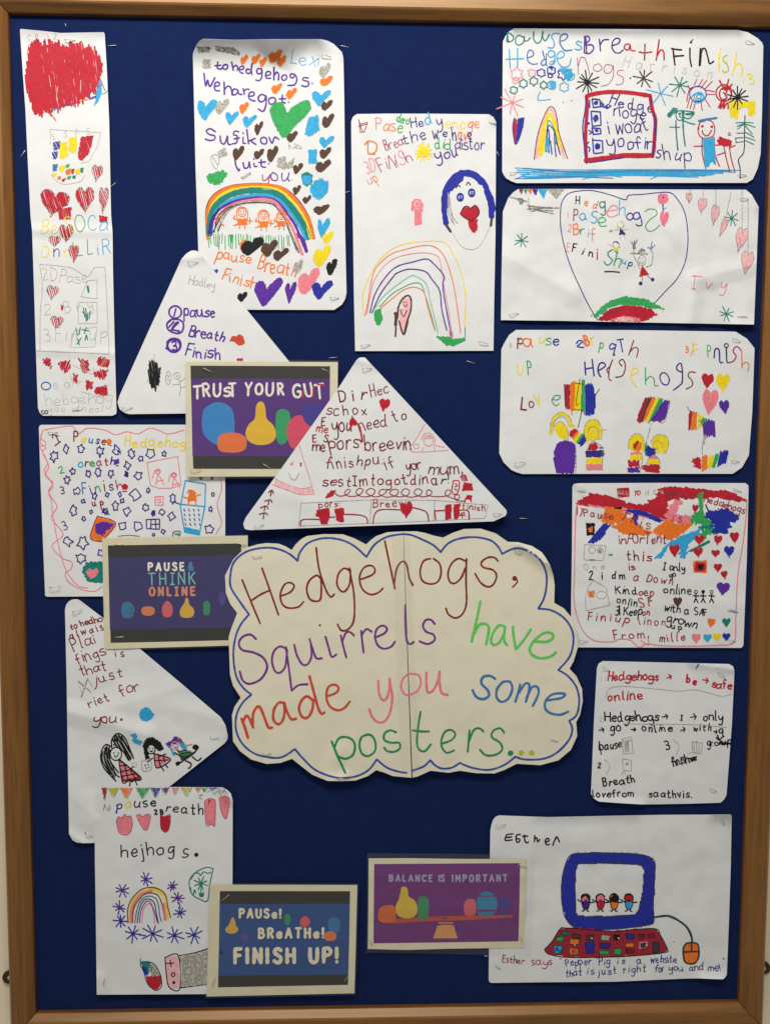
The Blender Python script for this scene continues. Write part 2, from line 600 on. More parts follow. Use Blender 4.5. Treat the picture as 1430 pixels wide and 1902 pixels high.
def solid(col, s, smooth=False, step=6.0):
    """an evenly printed shape; triangulated finely so that it follows the sheet"""
    poly = pp(s)
    if smooth: poly = catmull(poly, 3.0, True)[:-1]
    bd = resample(poly, step, True)
    name, faces, verts, idx, cols = g.buf
    if col not in cols: cols.append(col)
    ci = cols.index(col)
    x0, y0, x1, y1 = bbox(poly)
    lv = level(x0, y0, x1, y1)
    pts = list(bd)
    y = y0 + step * .5
    while y < y1:
        x = x0 + step * .5
        while x < x1:
            if inside(poly, x, y) and min((x - a) ** 2 + (y - b) ** 2 for a, b in bd) > (step * .4) ** 2: pts.append((x, y))
            x += step
        y += step
    res = delaunay_2d_cdt([Vector(p) for p in pts], [], [list(range(len(bd)))], 1, 1e-4)
    b0 = len(verts)
    for p in res[0]: verts.append(at(p[0], p[1], height(p[0], p[1]) + g.dh + lv * 8e-6))
    for f in res[2]:
        a, b, c = (verts[b0 + i] for i in f[:3])
        f = f if (b - a).cross(c - a).y < 0 else list(reversed(f))
        faces.append(tuple(b0 + i for i in f)); idx.append(ci)

# single-stroke hand lettering; x-height 5, capitals 9, descenders to -4
GL = {
'a': "4.2,4.2 2.8,5 1,4.4 0,2.4 .8,.4 2.4,.2 3.8,1.6 4.3,4|4.4,5 4.2,2 4.6,.4 5.2,.1",
'b': "0,9 .1,0|.2,3 1.4,4.8 3.2,4.8 4.2,3 3.6,.8 2,0 .2,.8",
'c': "4,4.2 2.6,5 .8,4.2 0,2.4 .8,.5 2.4,0 4,.8",
'd': "4,3.8 2.6,5 .8,4.3 0,2.3 .8,.3 2.4,.2 3.9,1.8|4.1,9 4,3 4.2,.6 5,.1",
'e': "0,2.6 2.2,2.7 4,3.2 3.6,4.6 2.2,5.1 .6,4.2 0,2.4 .8,.6 2.4,0 4.1,.9",
'f': "4,8.2 2.9,9 1.9,8 1.7,5 1.6,0|.1,4.8 3.5,5",
'g': "4.1,4.2 2.6,5 .9,4.4 0,2.6 .8,.9 2.4,.7 3.9,2.4|4.2,5 4.2,0 3.8,-3 2.2,-4 .4,-3",
'h': "0,9 .1,0|.1,2.6 1.4,4.8 2.9,5 3.8,3.8 3.9,0",
'i': "0,5 .1,0|.1,7.2 .15,6.9", 'j': "1.4,5 1.5,-1 1,-3.4 -.4,-3.8|1.4,7.2 1.45,6.9",
'k': "0,9 .1,0|3.4,5 .2,2.2|1.2,3 3.6,0", 'l': "0,9 .1,1 .6,.1 1.2,.1",
'm': "0,5 .1,0|.1,3 1.2,4.8 2.3,4.8 2.9,3.4 2.9,0|2.9,3 4,4.8 5.2,4.8 5.8,3.4 5.9,0",
'n': "0,5 .1,0|.1,2.8 1.4,4.8 2.8,4.9 3.7,3.6 3.8,.5 4.3,0",
'o': "2.2,5 .6,4.2 0,2.4 .8,.5 2.2,0 3.8,.8 4.3,2.6 3.6,4.4 2.2,5",
'p': "0,5 .1,-4|.1,3.4 1.4,4.9 3.2,4.8 4.1,3.1 3.5,1 2,.2 .2,1",
'q': "4.1,4.2 2.6,5 .9,4.4 0,2.6 .8,.7 2.4,.4 3.9,2.2|4.2,5 4.2,-4 5.2,-3",
'r': "0,5 .1,0|.1,2.8 1.2,4.6 2.6,5 3.4,4.5",
's': "3.4,4.4 2,5 .5,4.4 .5,3.2 1.9,2.6 3.4,1.9 3.3,.6 1.8,0 0,.6",
't': "1.6,8 1.5,1.2 2.2,.1 3.4,.4|0,5 3.3,5.1", 'u': "0,5 .1,1.6 1.2,.1 2.8,.6 3.8,2.4|3.9,5 3.9,1.2 4.6,.1",
'v': "0,5 1.8,0|1.8,0 3.8,5", 'w': "0,5 1.2,0|1.2,0 2.8,4|2.8,4 4.2,0|4.2,0 5.6,5", 'x': "0,5 3.8,0|3.8,5 0,0",
'y': "0,5 .3,2.4 1.6,1.4 3,2 4,4|4.2,5 4.2,0 3.6,-3 2,-4 .2,-3.2", 'z': "0,5 3.6,4.9|3.6,4.9 0,.1|0,.1 3.8,0",
'A': "0,0 2.6,9|2.6,9 5.2,0|1,3.2 4.3,3.2", 'B': "0,9 .1,0|0,8.8 2.4,9 3.8,7.6 3,5.4 .2,4.9|.2,4.9 3.4,4.6 4.5,2.6 3.2,.4 .1,.1",
'C': "4.8,7.6 3.2,9 1,8 0,4.6 1,1 3.2,0 4.9,1.4", 'D': "0,9 .1,0|0,8.9 2.6,8.6 4.6,6.6 4.7,3 3,.6 .1,.1",
'E': "0,9 .1,0|0,8.9 3.8,9|0,4.8 3.2,4.9|.1,.1 4,.1", 'F': "0,9 .1,0|0,8.9 3.8,9|0,4.8 3.2,4.9",
'G': "4.8,7.6 3.2,9 1,8 0,4.6 1,1 3.2,0 4.8,1.2 4.9,4|4.9,4 3,4", 'H': "0,9 .1,0|4.4,9 4.5,0|0,4.6 4.5,4.7",
'I': "1.4,9 1.4,0|0,8.9 2.8,8.9|0,.1 2.8,.1", '|': "0,9 0,0", 'K': "0,9 .1,0|4.2,9 .2,4|1.4,5.2 4.4,0", 'L': "0,9 .1,.1|.1,.1 3.8,0",
'M': "0,0 .4,9|.4,9 2.8,3|2.8,3 5.2,9|5.2,9 5.6,0", 'N': "0,0 .1,9|.1,9 4.3,.2|4.3,0 4.4,9",
'O': "2.6,9 .8,7.8 0,4.5 .8,1.2 2.6,0 4.4,1.2 5.2,4.5 4.4,7.8 2.6,9", 'P': "0,9 .1,0|0,8.8 2.6,9 4.2,7.4 3.6,5 .2,4.4",
'R': "0,9 .1,0|0,8.8 2.6,9 4,7.4 3.4,5.2 .2,4.6|1.8,4.7 4.4,0", 'S': "4.2,7.8 2.6,9 .6,8.2 .5,6.2 2.3,4.8 4.2,3.2 3.9,.8 2,0 0,1.2",
'T': "2.4,9 2.4,0|0,8.9 4.8,9", 'U': "0,9 .1,3 1,.6 2.4,0 3.9,.8 4.6,3 4.6,9", 'Y': "0,9 2.3,4.6|4.6,9 2.3,4.6|2.3,4.6 2.3,0",
'W': "0,9 1.5,0|1.5,0 3,6|3,6 4.6,0|4.6,0 6.2,9", 'V': "0,9 2.3,0|2.3,0 4.6,9", 'X': "0,9 4.5,0|4.4,9 0,0",
'1': "0,9 .1,0", '2': "0,7.4 1.4,9 3.6,8.4 3.6,6 1.6,3 0,.2|0,.1 4.2,.2", '3': "0,8.4 2,9 3.6,7.6 3,5.4 1.2,4.8|1.2,4.8 3.4,4.2 3.8,2 2.4,.2 0,.8",
'.': "0,.3 .2,.2", ',': ".4,.6 .5,-.4 0,-1.6", '!': ".2,9 .1,2.8|.1,.4 .2,.2", ')': "0,9.5 1.6,7 1.8,3 .2,-.5", '"': "0,9 0,7.4|1.2,9 1.2,7.4",
'>': "0,3 5,3.2|3.2,5.2 5,3.2|5,3.2 3.4,1", '&': "4.6,0 1.4,5.6 1.2,7.8 2.4,9 3.4,7.8 2.8,6 .4,3.4 .2,1.2 1.6,0 3.4,.8 4.8,3.4",
':': "0,.4 .2,.3|0,4 .2,3.9", '-': "0,3 3,3", '+': "1.6,7 1.5,.2|0,3.6 3.4,3.7"}
def glyph_w(c):
    if c == ' ': return 3.4
    xs = [float(t.split(',')[0]) for st in GL[c].split('|') for t in st.split()] if c != '|' else [0, .2]
    return max(xs) + 1.5

def T(cols, text, x0, y0, x1, y1, h, w=1.9, jit=1.0, cap=True):
    """write text so that it fills the line x0,y0 .. x1,y1; h = height of a capital (crop units), w = pen width (photo units)"""
    w *= 1.03
    jit *= 1.12 if jit >= 1 else 1
    if g.buf[0] == 'lettering' and g.buf[1] and len(text) > 2: part('lettering')
    cx0, cy0, k = g.crop
    ax, ay, bx, by = cx0 + x0 / k, cy0 + y0 / k, cx0 + x1 / k, cy0 + y1 / k
    near(min(ax, bx), min(ay, by) - h / k * .7, max(ax, bx) + 2, max(ay, by))
    L = math.hypot(bx - ax, by - ay) or 1
    ux, uy = (bx - ax) / L, (by - ay) / L
    sc_ = h / k / 9
    tot = sum(glyph_w(c) for c in text) - 1.5
    kx = L / max(tot, .1)
    if kx > sc_ * 1.12:                        # wide line: open the spacing instead of stretching the letters
        gw, extra = sc_ * 1.02, None
        extra = (L - tot * gw) / max(1, len(text) - 1)
    else:
        gw, extra = kx, 0
    pos = 0; li = 0
    for c in text:
        if c != ' ':
            col = cols[li % len(cols)] if isinstance(cols, str) else cols[0]
            li += 1
            ss = '0,9 0,0' if c == '|' else GL[c]
            a = random.uniform(-.13, .13) * jit; shr = random.uniform(-.14, .16) * jit
            s1, s2 = 1 + random.uniform(-.16, .14) * jit, 1 + random.uniform(-.13, .13) * jit
            dy = random.uniform(-.6, .6) * sc_ * jit
            gwid = glyph_w(c) - 1.5
            for st in ([ss] if c == '|' else ss.split('|')):
                pts = []
                for t in st.split():
                    X, Y = (float(v) for v in t.split(','))
                    X = X + Y * shr + random.uniform(-.24, .24) * jit; Y += random.uniform(-.3, .3) * jit
                    X -= gwid / 2
                    X, Y = X * math.cos(a) * s1 * gw - Y * math.sin(a) * sc_, X * math.sin(a) * gw + Y * math.cos(a) * s2 * sc_ + dy
                    X += gwid / 2 * gw + pos
                    pts.append((ax + ux * X + uy * Y, ay + uy * X - ux * Y))
                q = catmull(pts, max(1.0, min(2.2, h / k / 9)))
                ribbon(col, w, q, level(*bbox(q, w * .5)), 0, 0.10, cap)
        pos += glyph_w(c) * gw + extra

# ------------------------------------------------------------------ staples
def tube(pts, r, n=6):
    v, f = [], []
    m = len(pts)
    for i, p in enumerate(pts):
        d = (pts[min(i + 1, m - 1)] - pts[max(i - 1, 0)]).normalized()
        u = d.cross(Vector((0.3, 0.9, 0.31)))
        if u.length < .05: u = d.cross(Vector((1, 0, 0)))
        u.normalize(); w_ = d.cross(u)
        for k in range(n):
            a = 2 * math.pi * k / n
            v.append(p + u * (r * math.cos(a)) + w_ * (r * math.sin(a)))
    for i in range(m - 1):
        for k in range(n): f.append((i * n + k, i * n + (k + 1) % n, (i + 1) * n + (k + 1) % n, (i + 1) * n + k))
    f.append(tuple(range(n))[::-1]); f.append(tuple(range((m - 1) * n, m * n)))
    return v, f

def staple_mesh(name, x0, y0, x1, y1, ha, hb, hs0, hs1, parent):
    """wire from photo point 0 to photo point 1, standing ha / hb metres proud of the surface at its ends"""
    a0, b0 = at(x0, y0, hs0), at(x1, y1, hs1)
    off = Vector((0, -1, 0))
    a1, b1 = a0 + off * ha, b0 + off * hb
    e = (b1 - a1).normalized() * 0.0006
    pts = [a0 - off * .0012, a1 - off * min(.0006, ha * .5), a1 + e, b1 - e, b1 - off * min(.0006, hb * .5), b0 - off * .0012]
    v, f = tube(pts, 0.00042)
    return link_mesh(name, v, f, STEEL, parent, None, True)

def staple(x, y, ang=0, L=17, ha=4.2, hb=0.5):
    """a staple through the current sheet; x, y = centre (crop units), L in photo units"""
    flush()
    x0, y0, k = g.crop
    X, Y = x0 + x / k, y0 + y / k
    a = math.radians(ang)
    p0 = (X - math.cos(a) * L / 2, Y - math.sin(a) * L / 2); p1 = (X + math.cos(a) * L / 2, Y + math.sin(a) * L / 2)
    staple_mesh('staple', *p0, *p1, ha / 1000, hb / 1000, height(*p0), height(*p1), g.post['root'])

def film(outline, dh=0.0009):
    """the clear pouch sealed round a print"""
    flush()
    grid_mesh('laminate_pouch', pp(outline), dh, FILM, 9.0, 0)
# ================================================================== the drawn posters
# ---- tall narrow strip with the red scribble
crop(0, 0, 3.972)
poster('strip_poster', 'tall narrow paper strip with a big red scribble at its top', 'poster',
       '150,222 156,213 300,226 450,243 600,240 766,237 775,250 790,500 808,900 815,1250 822,1589 833,1720 836,2000 845,2400 855,2780 862,3040 858,3055 830,3067 580,3068 320,3067 298,3050 283,3010 275,2800 268,2590 253,2100 240,1710 228,1589 208,1190 190,800 170,520',
       1.4, 1.3, 1.5, lift=[(150, 215, 770, 238, 26, 3)], fold=[(230, 1698, 840, 1712, 14, 1.6), (268, 2590, 860, 2612, 12, 1.2)])
part('scribble_patch')
F('o', '660,520 690,520 700,600 690,620 670,590', 85, 2, .7)
F('o', '470,610 485,610 490,670 475,680', 85, 2, .7)
F('b', '385,800 450,780 560,755 640,735 720,700 712,722 600,752 420,806', 100, 1.6, .9)
F('c', '380,800 420,795 410,815 390,818', 20, 1.6)
F('y', '575,720 615,705 625,745 580,755', 10, 1.6)
F('c', '715,610 745,590 755,640 745,700 720,760 700,775 715,700', 75, 2.2, .6)
S('c', 1.5, '730,690 770,690 795,670')
F('r', '222,332 300,326 380,330 470,332 600,336 660,352 705,385 758,470 745,560 720,640 700,690 640,715 560,760 480,775 400,800 350,825 270,850 235,760 205,680 185,640 195,560 205,480 215,400', 82, 3.3, .78, 8, 5)
F('r', '235,340 400,345 600,350 690,420 640,600 520,740 400,790 260,830 200,640', 94, 2.6, 1.5, 8, 2)
S('r', 1.4, '590,380 585,330 600,305 615,350 600,400 640,370 660,340 620,390 590,410 650,385 670,360|740,470 735,560 750,600 775,665|760,470 745,540 735,590|360,800 380,860 370,830 415,890|700,410 705,520 690,600|720,430 730,520 715,620')
S('W', .6, '600,590 595,680|430,640 420,720 435,780|365,560 378,640')
S('r', 1.2, '215,335 205,390')
part('lettering')
T('e', 'CR 12', 205, 300, 420, 285, 42, 1.1)
part('badge_drawing')
S('e', 1.0, '372,955 745,978 720,1080 660,1190 600,1205|372,955 375,1060', False, True)
T('e', 'SSPS', 390, 1030, 665, 990, 45, 1.0)
for q in ('390,1050 445,1040 450,1100 400,1110', '385,1120 430,1115 425,1170 395,1175'): F('b', q, 60, 1.8, 1.15)
F('y', '450,1050 500,1045 505,1150 470,1175 440,1160', 95, 2, .8)
F('y', '510,1015 570,1010 565,1110 540,1135 512,1110', 95, 2, .65)
F('r', '600,1010 690,1000 680,1060 660,1130 610,1185 580,1180 578,1120 590,1060', 65, 2.6, .75)
for col, q in (('B', '390,1215 430,1212 420,1260 392,1265'), ('y', '440,1220 490,1225 460,1270 435,1260'), ('g', '490,1215 515,1210 510,1235 490,1240'),
               ('o', '485,1255 525,1245 520,1285 490,1290'), ('r', '528,1250 550,1245 545,1285 530,1285'), ('y', '555,1250 595,1245 590,1285 560,1285'),
               ('t', '595,1240 618,1238 615,1270 598,1275'), ('y', '385,1280 420,1275 415,1300 390,1305'), ('o', '425,1305 450,1300 450,1325 430,1325'),
               ('r', '460,1320 490,1315 475,1340 462,1340'), ('g', '500,1300 525,1297 522,1322 502,1325'), ('t', '535,1298 562,1296 560,1316 538,1320')):
    F(col, q, 60, 1.7, .75)
S('e', .9, '385,1290 420,1335 470,1358 540,1352 600,1335 630,1290')
heart('r', 717, 1280, 80, 125, 8, 75, 2.4, 1.25, 'a')
heart('r', 400, 1500, 215, 190, 12, 70, 3.2, .9, 'a')
heart('r', 630, 1478, 135, 195, 0, 75, 2.8, .98, 'a')
heart('r', 765, 1480, 70, 200, 4, 65, 2.2, 1.25, 'a')
crop(0, 380, 3.972)
part('scribble')
F('r', '420,30 530,20 520,110 440,110', 85, 2.6, .9); F('r', '735,75 795,90 790,130 740,130', 70, 2.2, .9)
part('lettering')
T('yyygcc', 'Be SOCa', 300, 225, 800, 190, 115, 1.5)
T('ynyggcc', 'OnnLLiR', 305, 400, 815, 360, 95, 1.5)
heart('r', 490, 215, 105, 135, 0, 75, 2.6, 1.2, 'a'); heart('r', 405, 272, 90, 80, 0, 80, 2.3, 1.2, 'a'); heart('r', 548, 365, 75, 130, 0, 75, 2.3, 1.2, 'a')
part('list_drawing')
S('e', 1.1, '295,440 520,465 645,530 700,465 775,465|295,440 315,600 300,800 298,1080|775,460 790,700 808,1100|270,1078 540,1090 808,1102', False, False)
T('e', '2DPase', 320, 560, 650, 580, 95, 1.1)
T('e', '2 Bry', 335, 815, 690, 770, 85, 1.1)
T('e', '3Fin up', 340, 1010, 790, 990, 90, 1.1)
S('e', 1.0, '650,560 720,555 718,695 600,680 650,560|580,720 718,720 720,878 580,878 580,720|550,930 720,900 700,1050 520,1055 550,930', False, True)
S('t', 2.0, '646,602 655,648|652,600 658,640'); S('t', 1.7, '618,760 628,830|635,765 640,860|650,800 648,850|668,785 660,840|610,790 650,830'); S('t', 1.6, '562,910 575,965|595,905 585,960|575,990 590,1035|600,985 570,1030|612,925 662,932|640,905 625,950|640,960 650,1000|630,1000 640,960')
heart('r', 388, 650, 85, 105, 8, 75, 2, 1.4, 'a'); heart('r', 420, 870, 90, 95, 8, 75, 2, 1.4, 'a')
part('scribble')
S('r', 1.8, '455,740 460,780 468,745')
for q in ('320,1140 375,1135 380,1205 330,1180', '430,1165 520,1150 520,1210 490,1250 440,1195', '585,1140 655,1150 660,1230 610,1240', '720,1130 815,1135 800,1195 720,1190',
          '690,1230 800,1220 770,1290 700,1270', '540,1250 575,1250 570,1310 545,1310', '635,1300 690,1300 680,1365 640,1360', '700,1350 795,1335 790,1410 705,1395'):
    F('r', q, random.choice((60, 75, 110)), 2.4, .95, 3)
S('e', .9, '540,1185 680,1250 690,1200|520,1250 540,1330|600,1380 780,1430')
part('lettering')
oval('B', 2.0, 342, 1338, 34, 28); T('e', 'ear', 400, 1365, 610, 1345, 75, 1.0); T('e', 'hebgehog', 345, 1480, 830, 1460, 95, .9)
T('k', 'co', 312, 1545, 355, 1540, 40, 1.6); T('e', 'you  snool', 360, 1530, 760, 1530, 55, .9)
crop(0, 0, 3.972); staple(522, 300, -4, 18, 4)
crop(0, 380, 3.972); staple(570, 1516, -6, 17, 1.2, .5)

# ---- tall sheet with many coloured hearts and the arched rainbow
crop(340, 50, 4.469)
poster('drawn_poster', 'tall white sheet of scattered coloured hearts and a bold banded rainbow, top edge curling', 'poster',
       '83,240 85,215 108,160 135,120 170,100 420,108 700,104 1150,102 1200,115 1250,140 1318,208 1331,260 1338,600 1345,1200 1345,1665 1357,2210 1345,2260 1318,2305 1255,2349 900,2348 520,2347 150,2340 134,2300 128,1850 117,1500 105,1160 95,700',
       1.4, 4.1, 1.7, lift=[(60, 72, 760, 82, 72, 22), (760, 82, 1120, 98, 46, 12), (1270, 100, 1330, 240, 22, 3)])
part('scribble')
F('a', '120,165 225,165 225,205 130,215', 10, 2.4, .7, 2); F('a', '270,160 420,170 475,210 470,235 280,195', 20, 2.4, .7, 2)
F('S', '165,270 230,270 230,345 160,340', 75, 1.6, .9, 2)
part('lettering')
S('v', 2.5, '290,290 285,335 300,350 325,345|265,322 315,318'); S('v', 2.5, '350,312 332,325 335,345 355,352 372,335 368,315 350,312')
S('v', 2.5, '405,290 418,360|418,335 440,318 455,335 452,362'); S('v', 2.5, '470,355 500,350 505,330 485,325 468,345 475,375 500,385'); S('v', 2.6, '555,355 530,350 525,375 545,388 565,370|575,300 568,350 572,395')
S('v', 2.5, '655,350 625,345 612,370 625,390 650,380 655,350 655,410 635,445 605,440'); S('v', 2.5, '688,405 725,395 725,375 700,370 685,395 695,425 730,425'); S('v', 2.9, '755,335 755,440|758,400 780,375 795,395 792,440'); S('v', 2.5, '840,398 820,412 825,438 845,442 862,422 855,400 840,398'); S('v', 2.5, '930,395 895,390 890,415 915,422 935,400 945,440 925,480 870,485'); S('v', 2.5, '1040,425 1005,420 995,440 1040,455 1040,485 1015,495 985,485'); dot('v', 1073, 468, 1.6)
S('v', 2.6, '175,385 190,490 205,440 225,495 265,420'); S('v', 2.5, '262,495 300,485 300,462 275,460 262,490 270,525 305,530'); S('v', 2.6, '342,455 345,560|345,520 375,490 400,510 408,565'); S('v', 2.5, '450,520 425,515 410,540 420,565 450,550 455,520 465,555 490,560'); S('v', 2.5, '500,510 510,560|510,530 530,515 550,520'); S('v', 2.5, '545,575 585,570 590,545 565,540 545,565 555,600 600,615')
S('v', 2.6, '690,575 650,560 625,590 640,620 675,610 690,575 688,650 665,700 625,680'); S('v', 2.5, '740,585 712,600 718,635 745,640 770,615 760,590 740,585'); S('v', 2.5, '825,565 825,620 850,632|800,598 855,595'); dot('v', 876, 625, 1.6)
S('v', 2.5, '270,870 230,845 195,860 215,890 265,905 260,935 220,942 185,930'); S('v', 2.5, '310,905 315,955 345,970 370,905|370,905 375,970 400,975'); S('v', 2.4, '465,870 430,865 420,895 450,905 445,960 410,970|425,930 470,920'); S('v', 2.4, '500,915 500,965 520,965|498,880 502,885'); S('v', 2.5, '530,850 545,970|600,925 550,945|560,945 605,975'); S('v', 2.5, '670,915 645,930 655,965 690,968 695,930 670,915'); S('v', 2.5, '715,915 740,965 760,915 785,925'); dot('v', 795, 932, 1.6)
S('v', 2.7, '430,1075 440,1150 465,1195|465,1195 470,1180'); S('v', 2.5, '500,1125 510,1170 540,1165 550,1120|550,1120 560,1170'); S('v', 2.4, '590,1130 595,1160 615,1155|588,1095 592,1100'); S('v', 2.5, '650,1100 652,1155 685,1165|630,1125 685,1120'); dot('v', 712, 1135, 1.6); T('c', 'Lexi', 895, 305, 1120, 330, 125, 1.4)
crop(340, 310, 4.469)
T('mvv', 'you.', 650, 130, 905, 115, 130, 2.2)
T('o', 'pause', 275, 760, 560, 800, 95, 2.2); T('o', 'Breath', 615, 850, 930, 915, 120, 2.2); T('o', 'Finish', 322, 945, 600, 1010, 95, 2.2)
crop(340, 50, 4.469)
for col, x, y, w_, h_, r in (('o', 510, 272, 60, 80, 15), ('o', 608, 265, 72, 80, 20), ('o', 665, 292, 60, 85, 25), ('o', 765, 245, 115, 110, 35), ('o', 820, 285, 75, 95, 30),
        ('o', 778, 510, 85, 85, 30), ('o', 897, 552, 85, 95, 30), ('o', 505, 670, 75, 95, 20), ('o', 1190, 450, 105, 85, -25), ('S', 1180, 360, 100, 120, 20),
        ('c', 200, 690, 165, 175, 15), ('S', 325, 660, 110, 130, 25), ('c', 405, 755, 110, 110, 10), ('c', 550, 785, 110, 105, 10), ('c', 1150, 590, 150, 130, 30),
        ('w', 628, 840, 70, 110, 20), ('w', 1195, 650, 95, 85, 35), ('w', 1200, 780, 100, 120, 25), ('c', 1190, 955, 120, 100, 25), ('w', 908, 910, 90, 90, 30),
        ('w', 460, 1045, 95, 115, 10), ('w', 630, 1055, 85, 85, 20), ('w', 745, 1055, 90, 130, 20), ('w', 1182, 1045, 100, 95, 35), ('w', 955, 1175, 85, 90, 20),
        ('w', 1165, 1155, 125, 105, 35)):
    sheart(col, x, y, w_, h_, r, None, 2.3, .58)
sheart('g', 888, 760, 335, 310, 0, 75, 3.6, .5)
part('scribble')
F('c', '1040,760 1120,730 1130,860 1050,905 1010,890', 80, 3, .55, 2); F('c', '1045,1025 1110,1020 1110,1130 1042,1130', 80, 3, .55, 2)
F('S', '285,1040 350,1000 375,1060 310,1090', 60, 1.6, .85); S('S', 1.2, '240,1070 280,1060 300,1110 280,1180 240,1130 240,1070 290,1150|875,960 885,1015 880,980 920,1010 930,970 985,1010 930,1000 960,980')
F('S', '790,1090 850,1070 860,1140 925,1090 905,1170 840,1180 780,1165', 75, 2, .75, 2)
crop(340, 310, 4.469)
F('g', '200,80 230,55 290,45 330,30 365,50 345,100 300,145 230,140 205,110', 75, 3, .6, 3)
F('S', '480,90 560,42 565,60 500,105', 60, 2, .7)
F('t', '980,70 1020,40 1075,70 1070,140 1020,160 985,130', 80, 3, .6, 2); F('c', '990,75 1060,70 1060,140 1000,145', 85, 2.6, .7)
F('c', '1055,190 1085,130 1140,95 1205,120 1205,190 1150,270 1090,255', 80, 3, .55, 3)
part('rainbow_drawing')
def arc(col, w, s): S(col, w, s, False, False, .12)
arc('R', 1.6, '205,605 190,480 195,340 250,235 380,160 560,137 720,142 830,170 920,235 1000,330 1060,450 1095,595')
arc('o', 5.5, '210,595 200,480 212,345 265,245 385,175 560,150 720,155 820,180 900,240 985,340 1045,450 1080,590')
arc('y', 4.6, '215,575 216,480 232,350 285,262 395,195 560,170 710,175 805,200 880,260 960,355 1022,460 1060,590')
arc('t', 9.5, '220,560 225,460 245,365 300,290 410,225 560,195 700,200 790,230 860,285 930,370 995,470 1040,585')
arc('c', 5, '240,540 243,460 270,380 325,320 430,262 570,235 690,235 775,262 835,310 900,390 962,480 1020,600')
arc('v', 4, '228,570 250,440 290,365 350,320 440,282 570,258 680,255 760,275 815,320 875,400 935,490 1005,660')
arc('p', 4.2, '270,470 300,400 360,345 450,300 570,275 680,268 750,285 800,330 850,410 910,510 990,725')
arc('k', 1.6, '260,545 285,430 340,360 440,310 560,285 680,285 750,305 800,370 850,440 895,540 965,715')
arc('S', 4, '290,520 330,430 390,350 480,305 580,292 690,292 750,312')
arc('S', 3, '790,355 850,420 885,520 945,700'); arc('k', 1.4, '240,550 262,520 330,395 430,322 560,297 700,300 760,320 840,420 880,530 945,690|262,430 300,440 280,480|290,540 320,470')
arc('v', 6, '950,560 990,600 1025,700'); arc('n', 4, '215,560 240,440 300,350'); S('p', 2.6, '940,560 960,640 995,730'); S('o', 2, '290,390 300,420 280,440|320,470 340,490')
part('grass_drawing')
for i in range(33):
    x = 205 + i * 21 + random.uniform(-6, 6); y = 545 + random.uniform(0, 30) + (x > 560) * 15
    S('g', 1.3, '%g,%g %g,%g' % (x, y, x + random.uniform(-8, 14), y + random.uniform(80, 120)))
F('g', '385,560 415,560 415,625 390,625', 85, 2, .7)
for cx, cy, s_ in ((492, 430, 1.0), (670, 450, .95), (818, 450, .85)):
    part('figure_drawing')
    X = lambda dx, dy: '%g,%g' % (cx + dx * s_, cy + dy * s_)
    S('o', 1.6, ' '.join((X(-40, 10), X(-46, -60), X(-20, -95), X(20, -92), X(45, -60), X(42, 15))))
    oval('o', 1.3, cx, cy - 52 * s_, 32 * s_, 34 * s_)
    S('o', 1.2, ' '.join((X(-14, -44), X(0, -34), X(14, -46))))
    blob('o', cx - 12 * s_, cy - 62 * s_, 8, 8); blob('o', cx + 12 * s_, cy - 62 * s_, 8, 8)
    F('o', ' '.join((X(-34, 0), X(34, 0), X(38, 50), X(-38, 50))), 20, 2.2, .7, 2)
    S('o', 1.6, '|'.join((X(-36, 14) + ' ' + X(-75, -10), X(36, 14) + ' ' + X(85, 20), X(-20, 50) + ' ' + X(-22, 82), X(22, 50) + ' ' + X(24, 86), X(-62, -28) + ' ' + X(-68, 8), X(66, -10) + ' ' + X(62, 40), X(-70, 55) + ' ' + X(-30, 45))))
for col, x, y, w_, h_, r in (('w', 945, 192, 65, 80, 20), ('w', 1028, 270, 65, 68, 25), ('w', 1155, 355, 130, 85, -40), ('c', 1170, 510, 100, 165, 20), ('y', 1205, 585, 95, 95, 15),
        ('y', 1155, 740, 150, 175, 30), ('k', 1238, 832, 90, 140, 25), ('S', 960, 828, 75, 115, 20), ('p', 1038, 950, 170, 215, 20), ('b', 1150, 1025, 170, 160, 25),
        ('v', 893, 1045, 92, 180, 25), ('k', 492, 1078, 80, 85, 25), ('b', 270, 872, 50, 45, 20)):
    sheart(col, x, y, w_, h_, r, None, 2.6, .55)
sheart('v', 700, 1045, 222, 235, 0, 65, 3.4, .5)
part('scribble')
F('o', '465,640 520,600 540,650 490,710', 60, 3, .6)
for x, y, w_, h_, r, c_ in ((575, 660, 185, 150, -32, 'k'), (718, 675, 130, 135, 20, 'w'), (808, 725, 125, 95, 20, 'w')):
    sheart(c_, x, y, w_, h_, 0, -40, 3, .5)
crop(340, 50, 4.469); staple(1190, 248, 12, 17, 4, 2)
crop(340, 310, 4.469); staple(1258, 1088, 8, 16, 4)

# ---- sheet with the blue haired face and the thin rainbow
crop(640, 200, 4.931)
poster('drawn_poster', 'white sheet with a blue haired face sticking out its tongue above a thin line rainbow', 'poster',
       '60,130 75,85 112,58 400,54 800,55 1320,60 1360,85 1386,130 1383,700 1380,1180 1368,1800 1362,2226 800,2228 97,2229 85,1700 78,1150 65,600', 1.4, 7.7, 1.7,
       lift=[(1330, 60, 1386, 120, 20, 3)])
part('lettering')
S('d', 1.3, '130,105 145,220|130,110 170,225 210,140|125,170 205,150|140,225 185,222|140,150 210,135')
T('poog', 'Pase', 290, 195, 525, 230, 115, 1.9); T('g', 'dero', 475, 120, 580, 155, 70, 1.9)
T('nncc', 'Hed', 612, 190, 800, 140, 100, 2.0); T('n', 'y', 845, 170, 895, 165, 110, 2.0); T('yyyoo', 'enoge', 925, 190, 1235, 180, 100, 1.9)
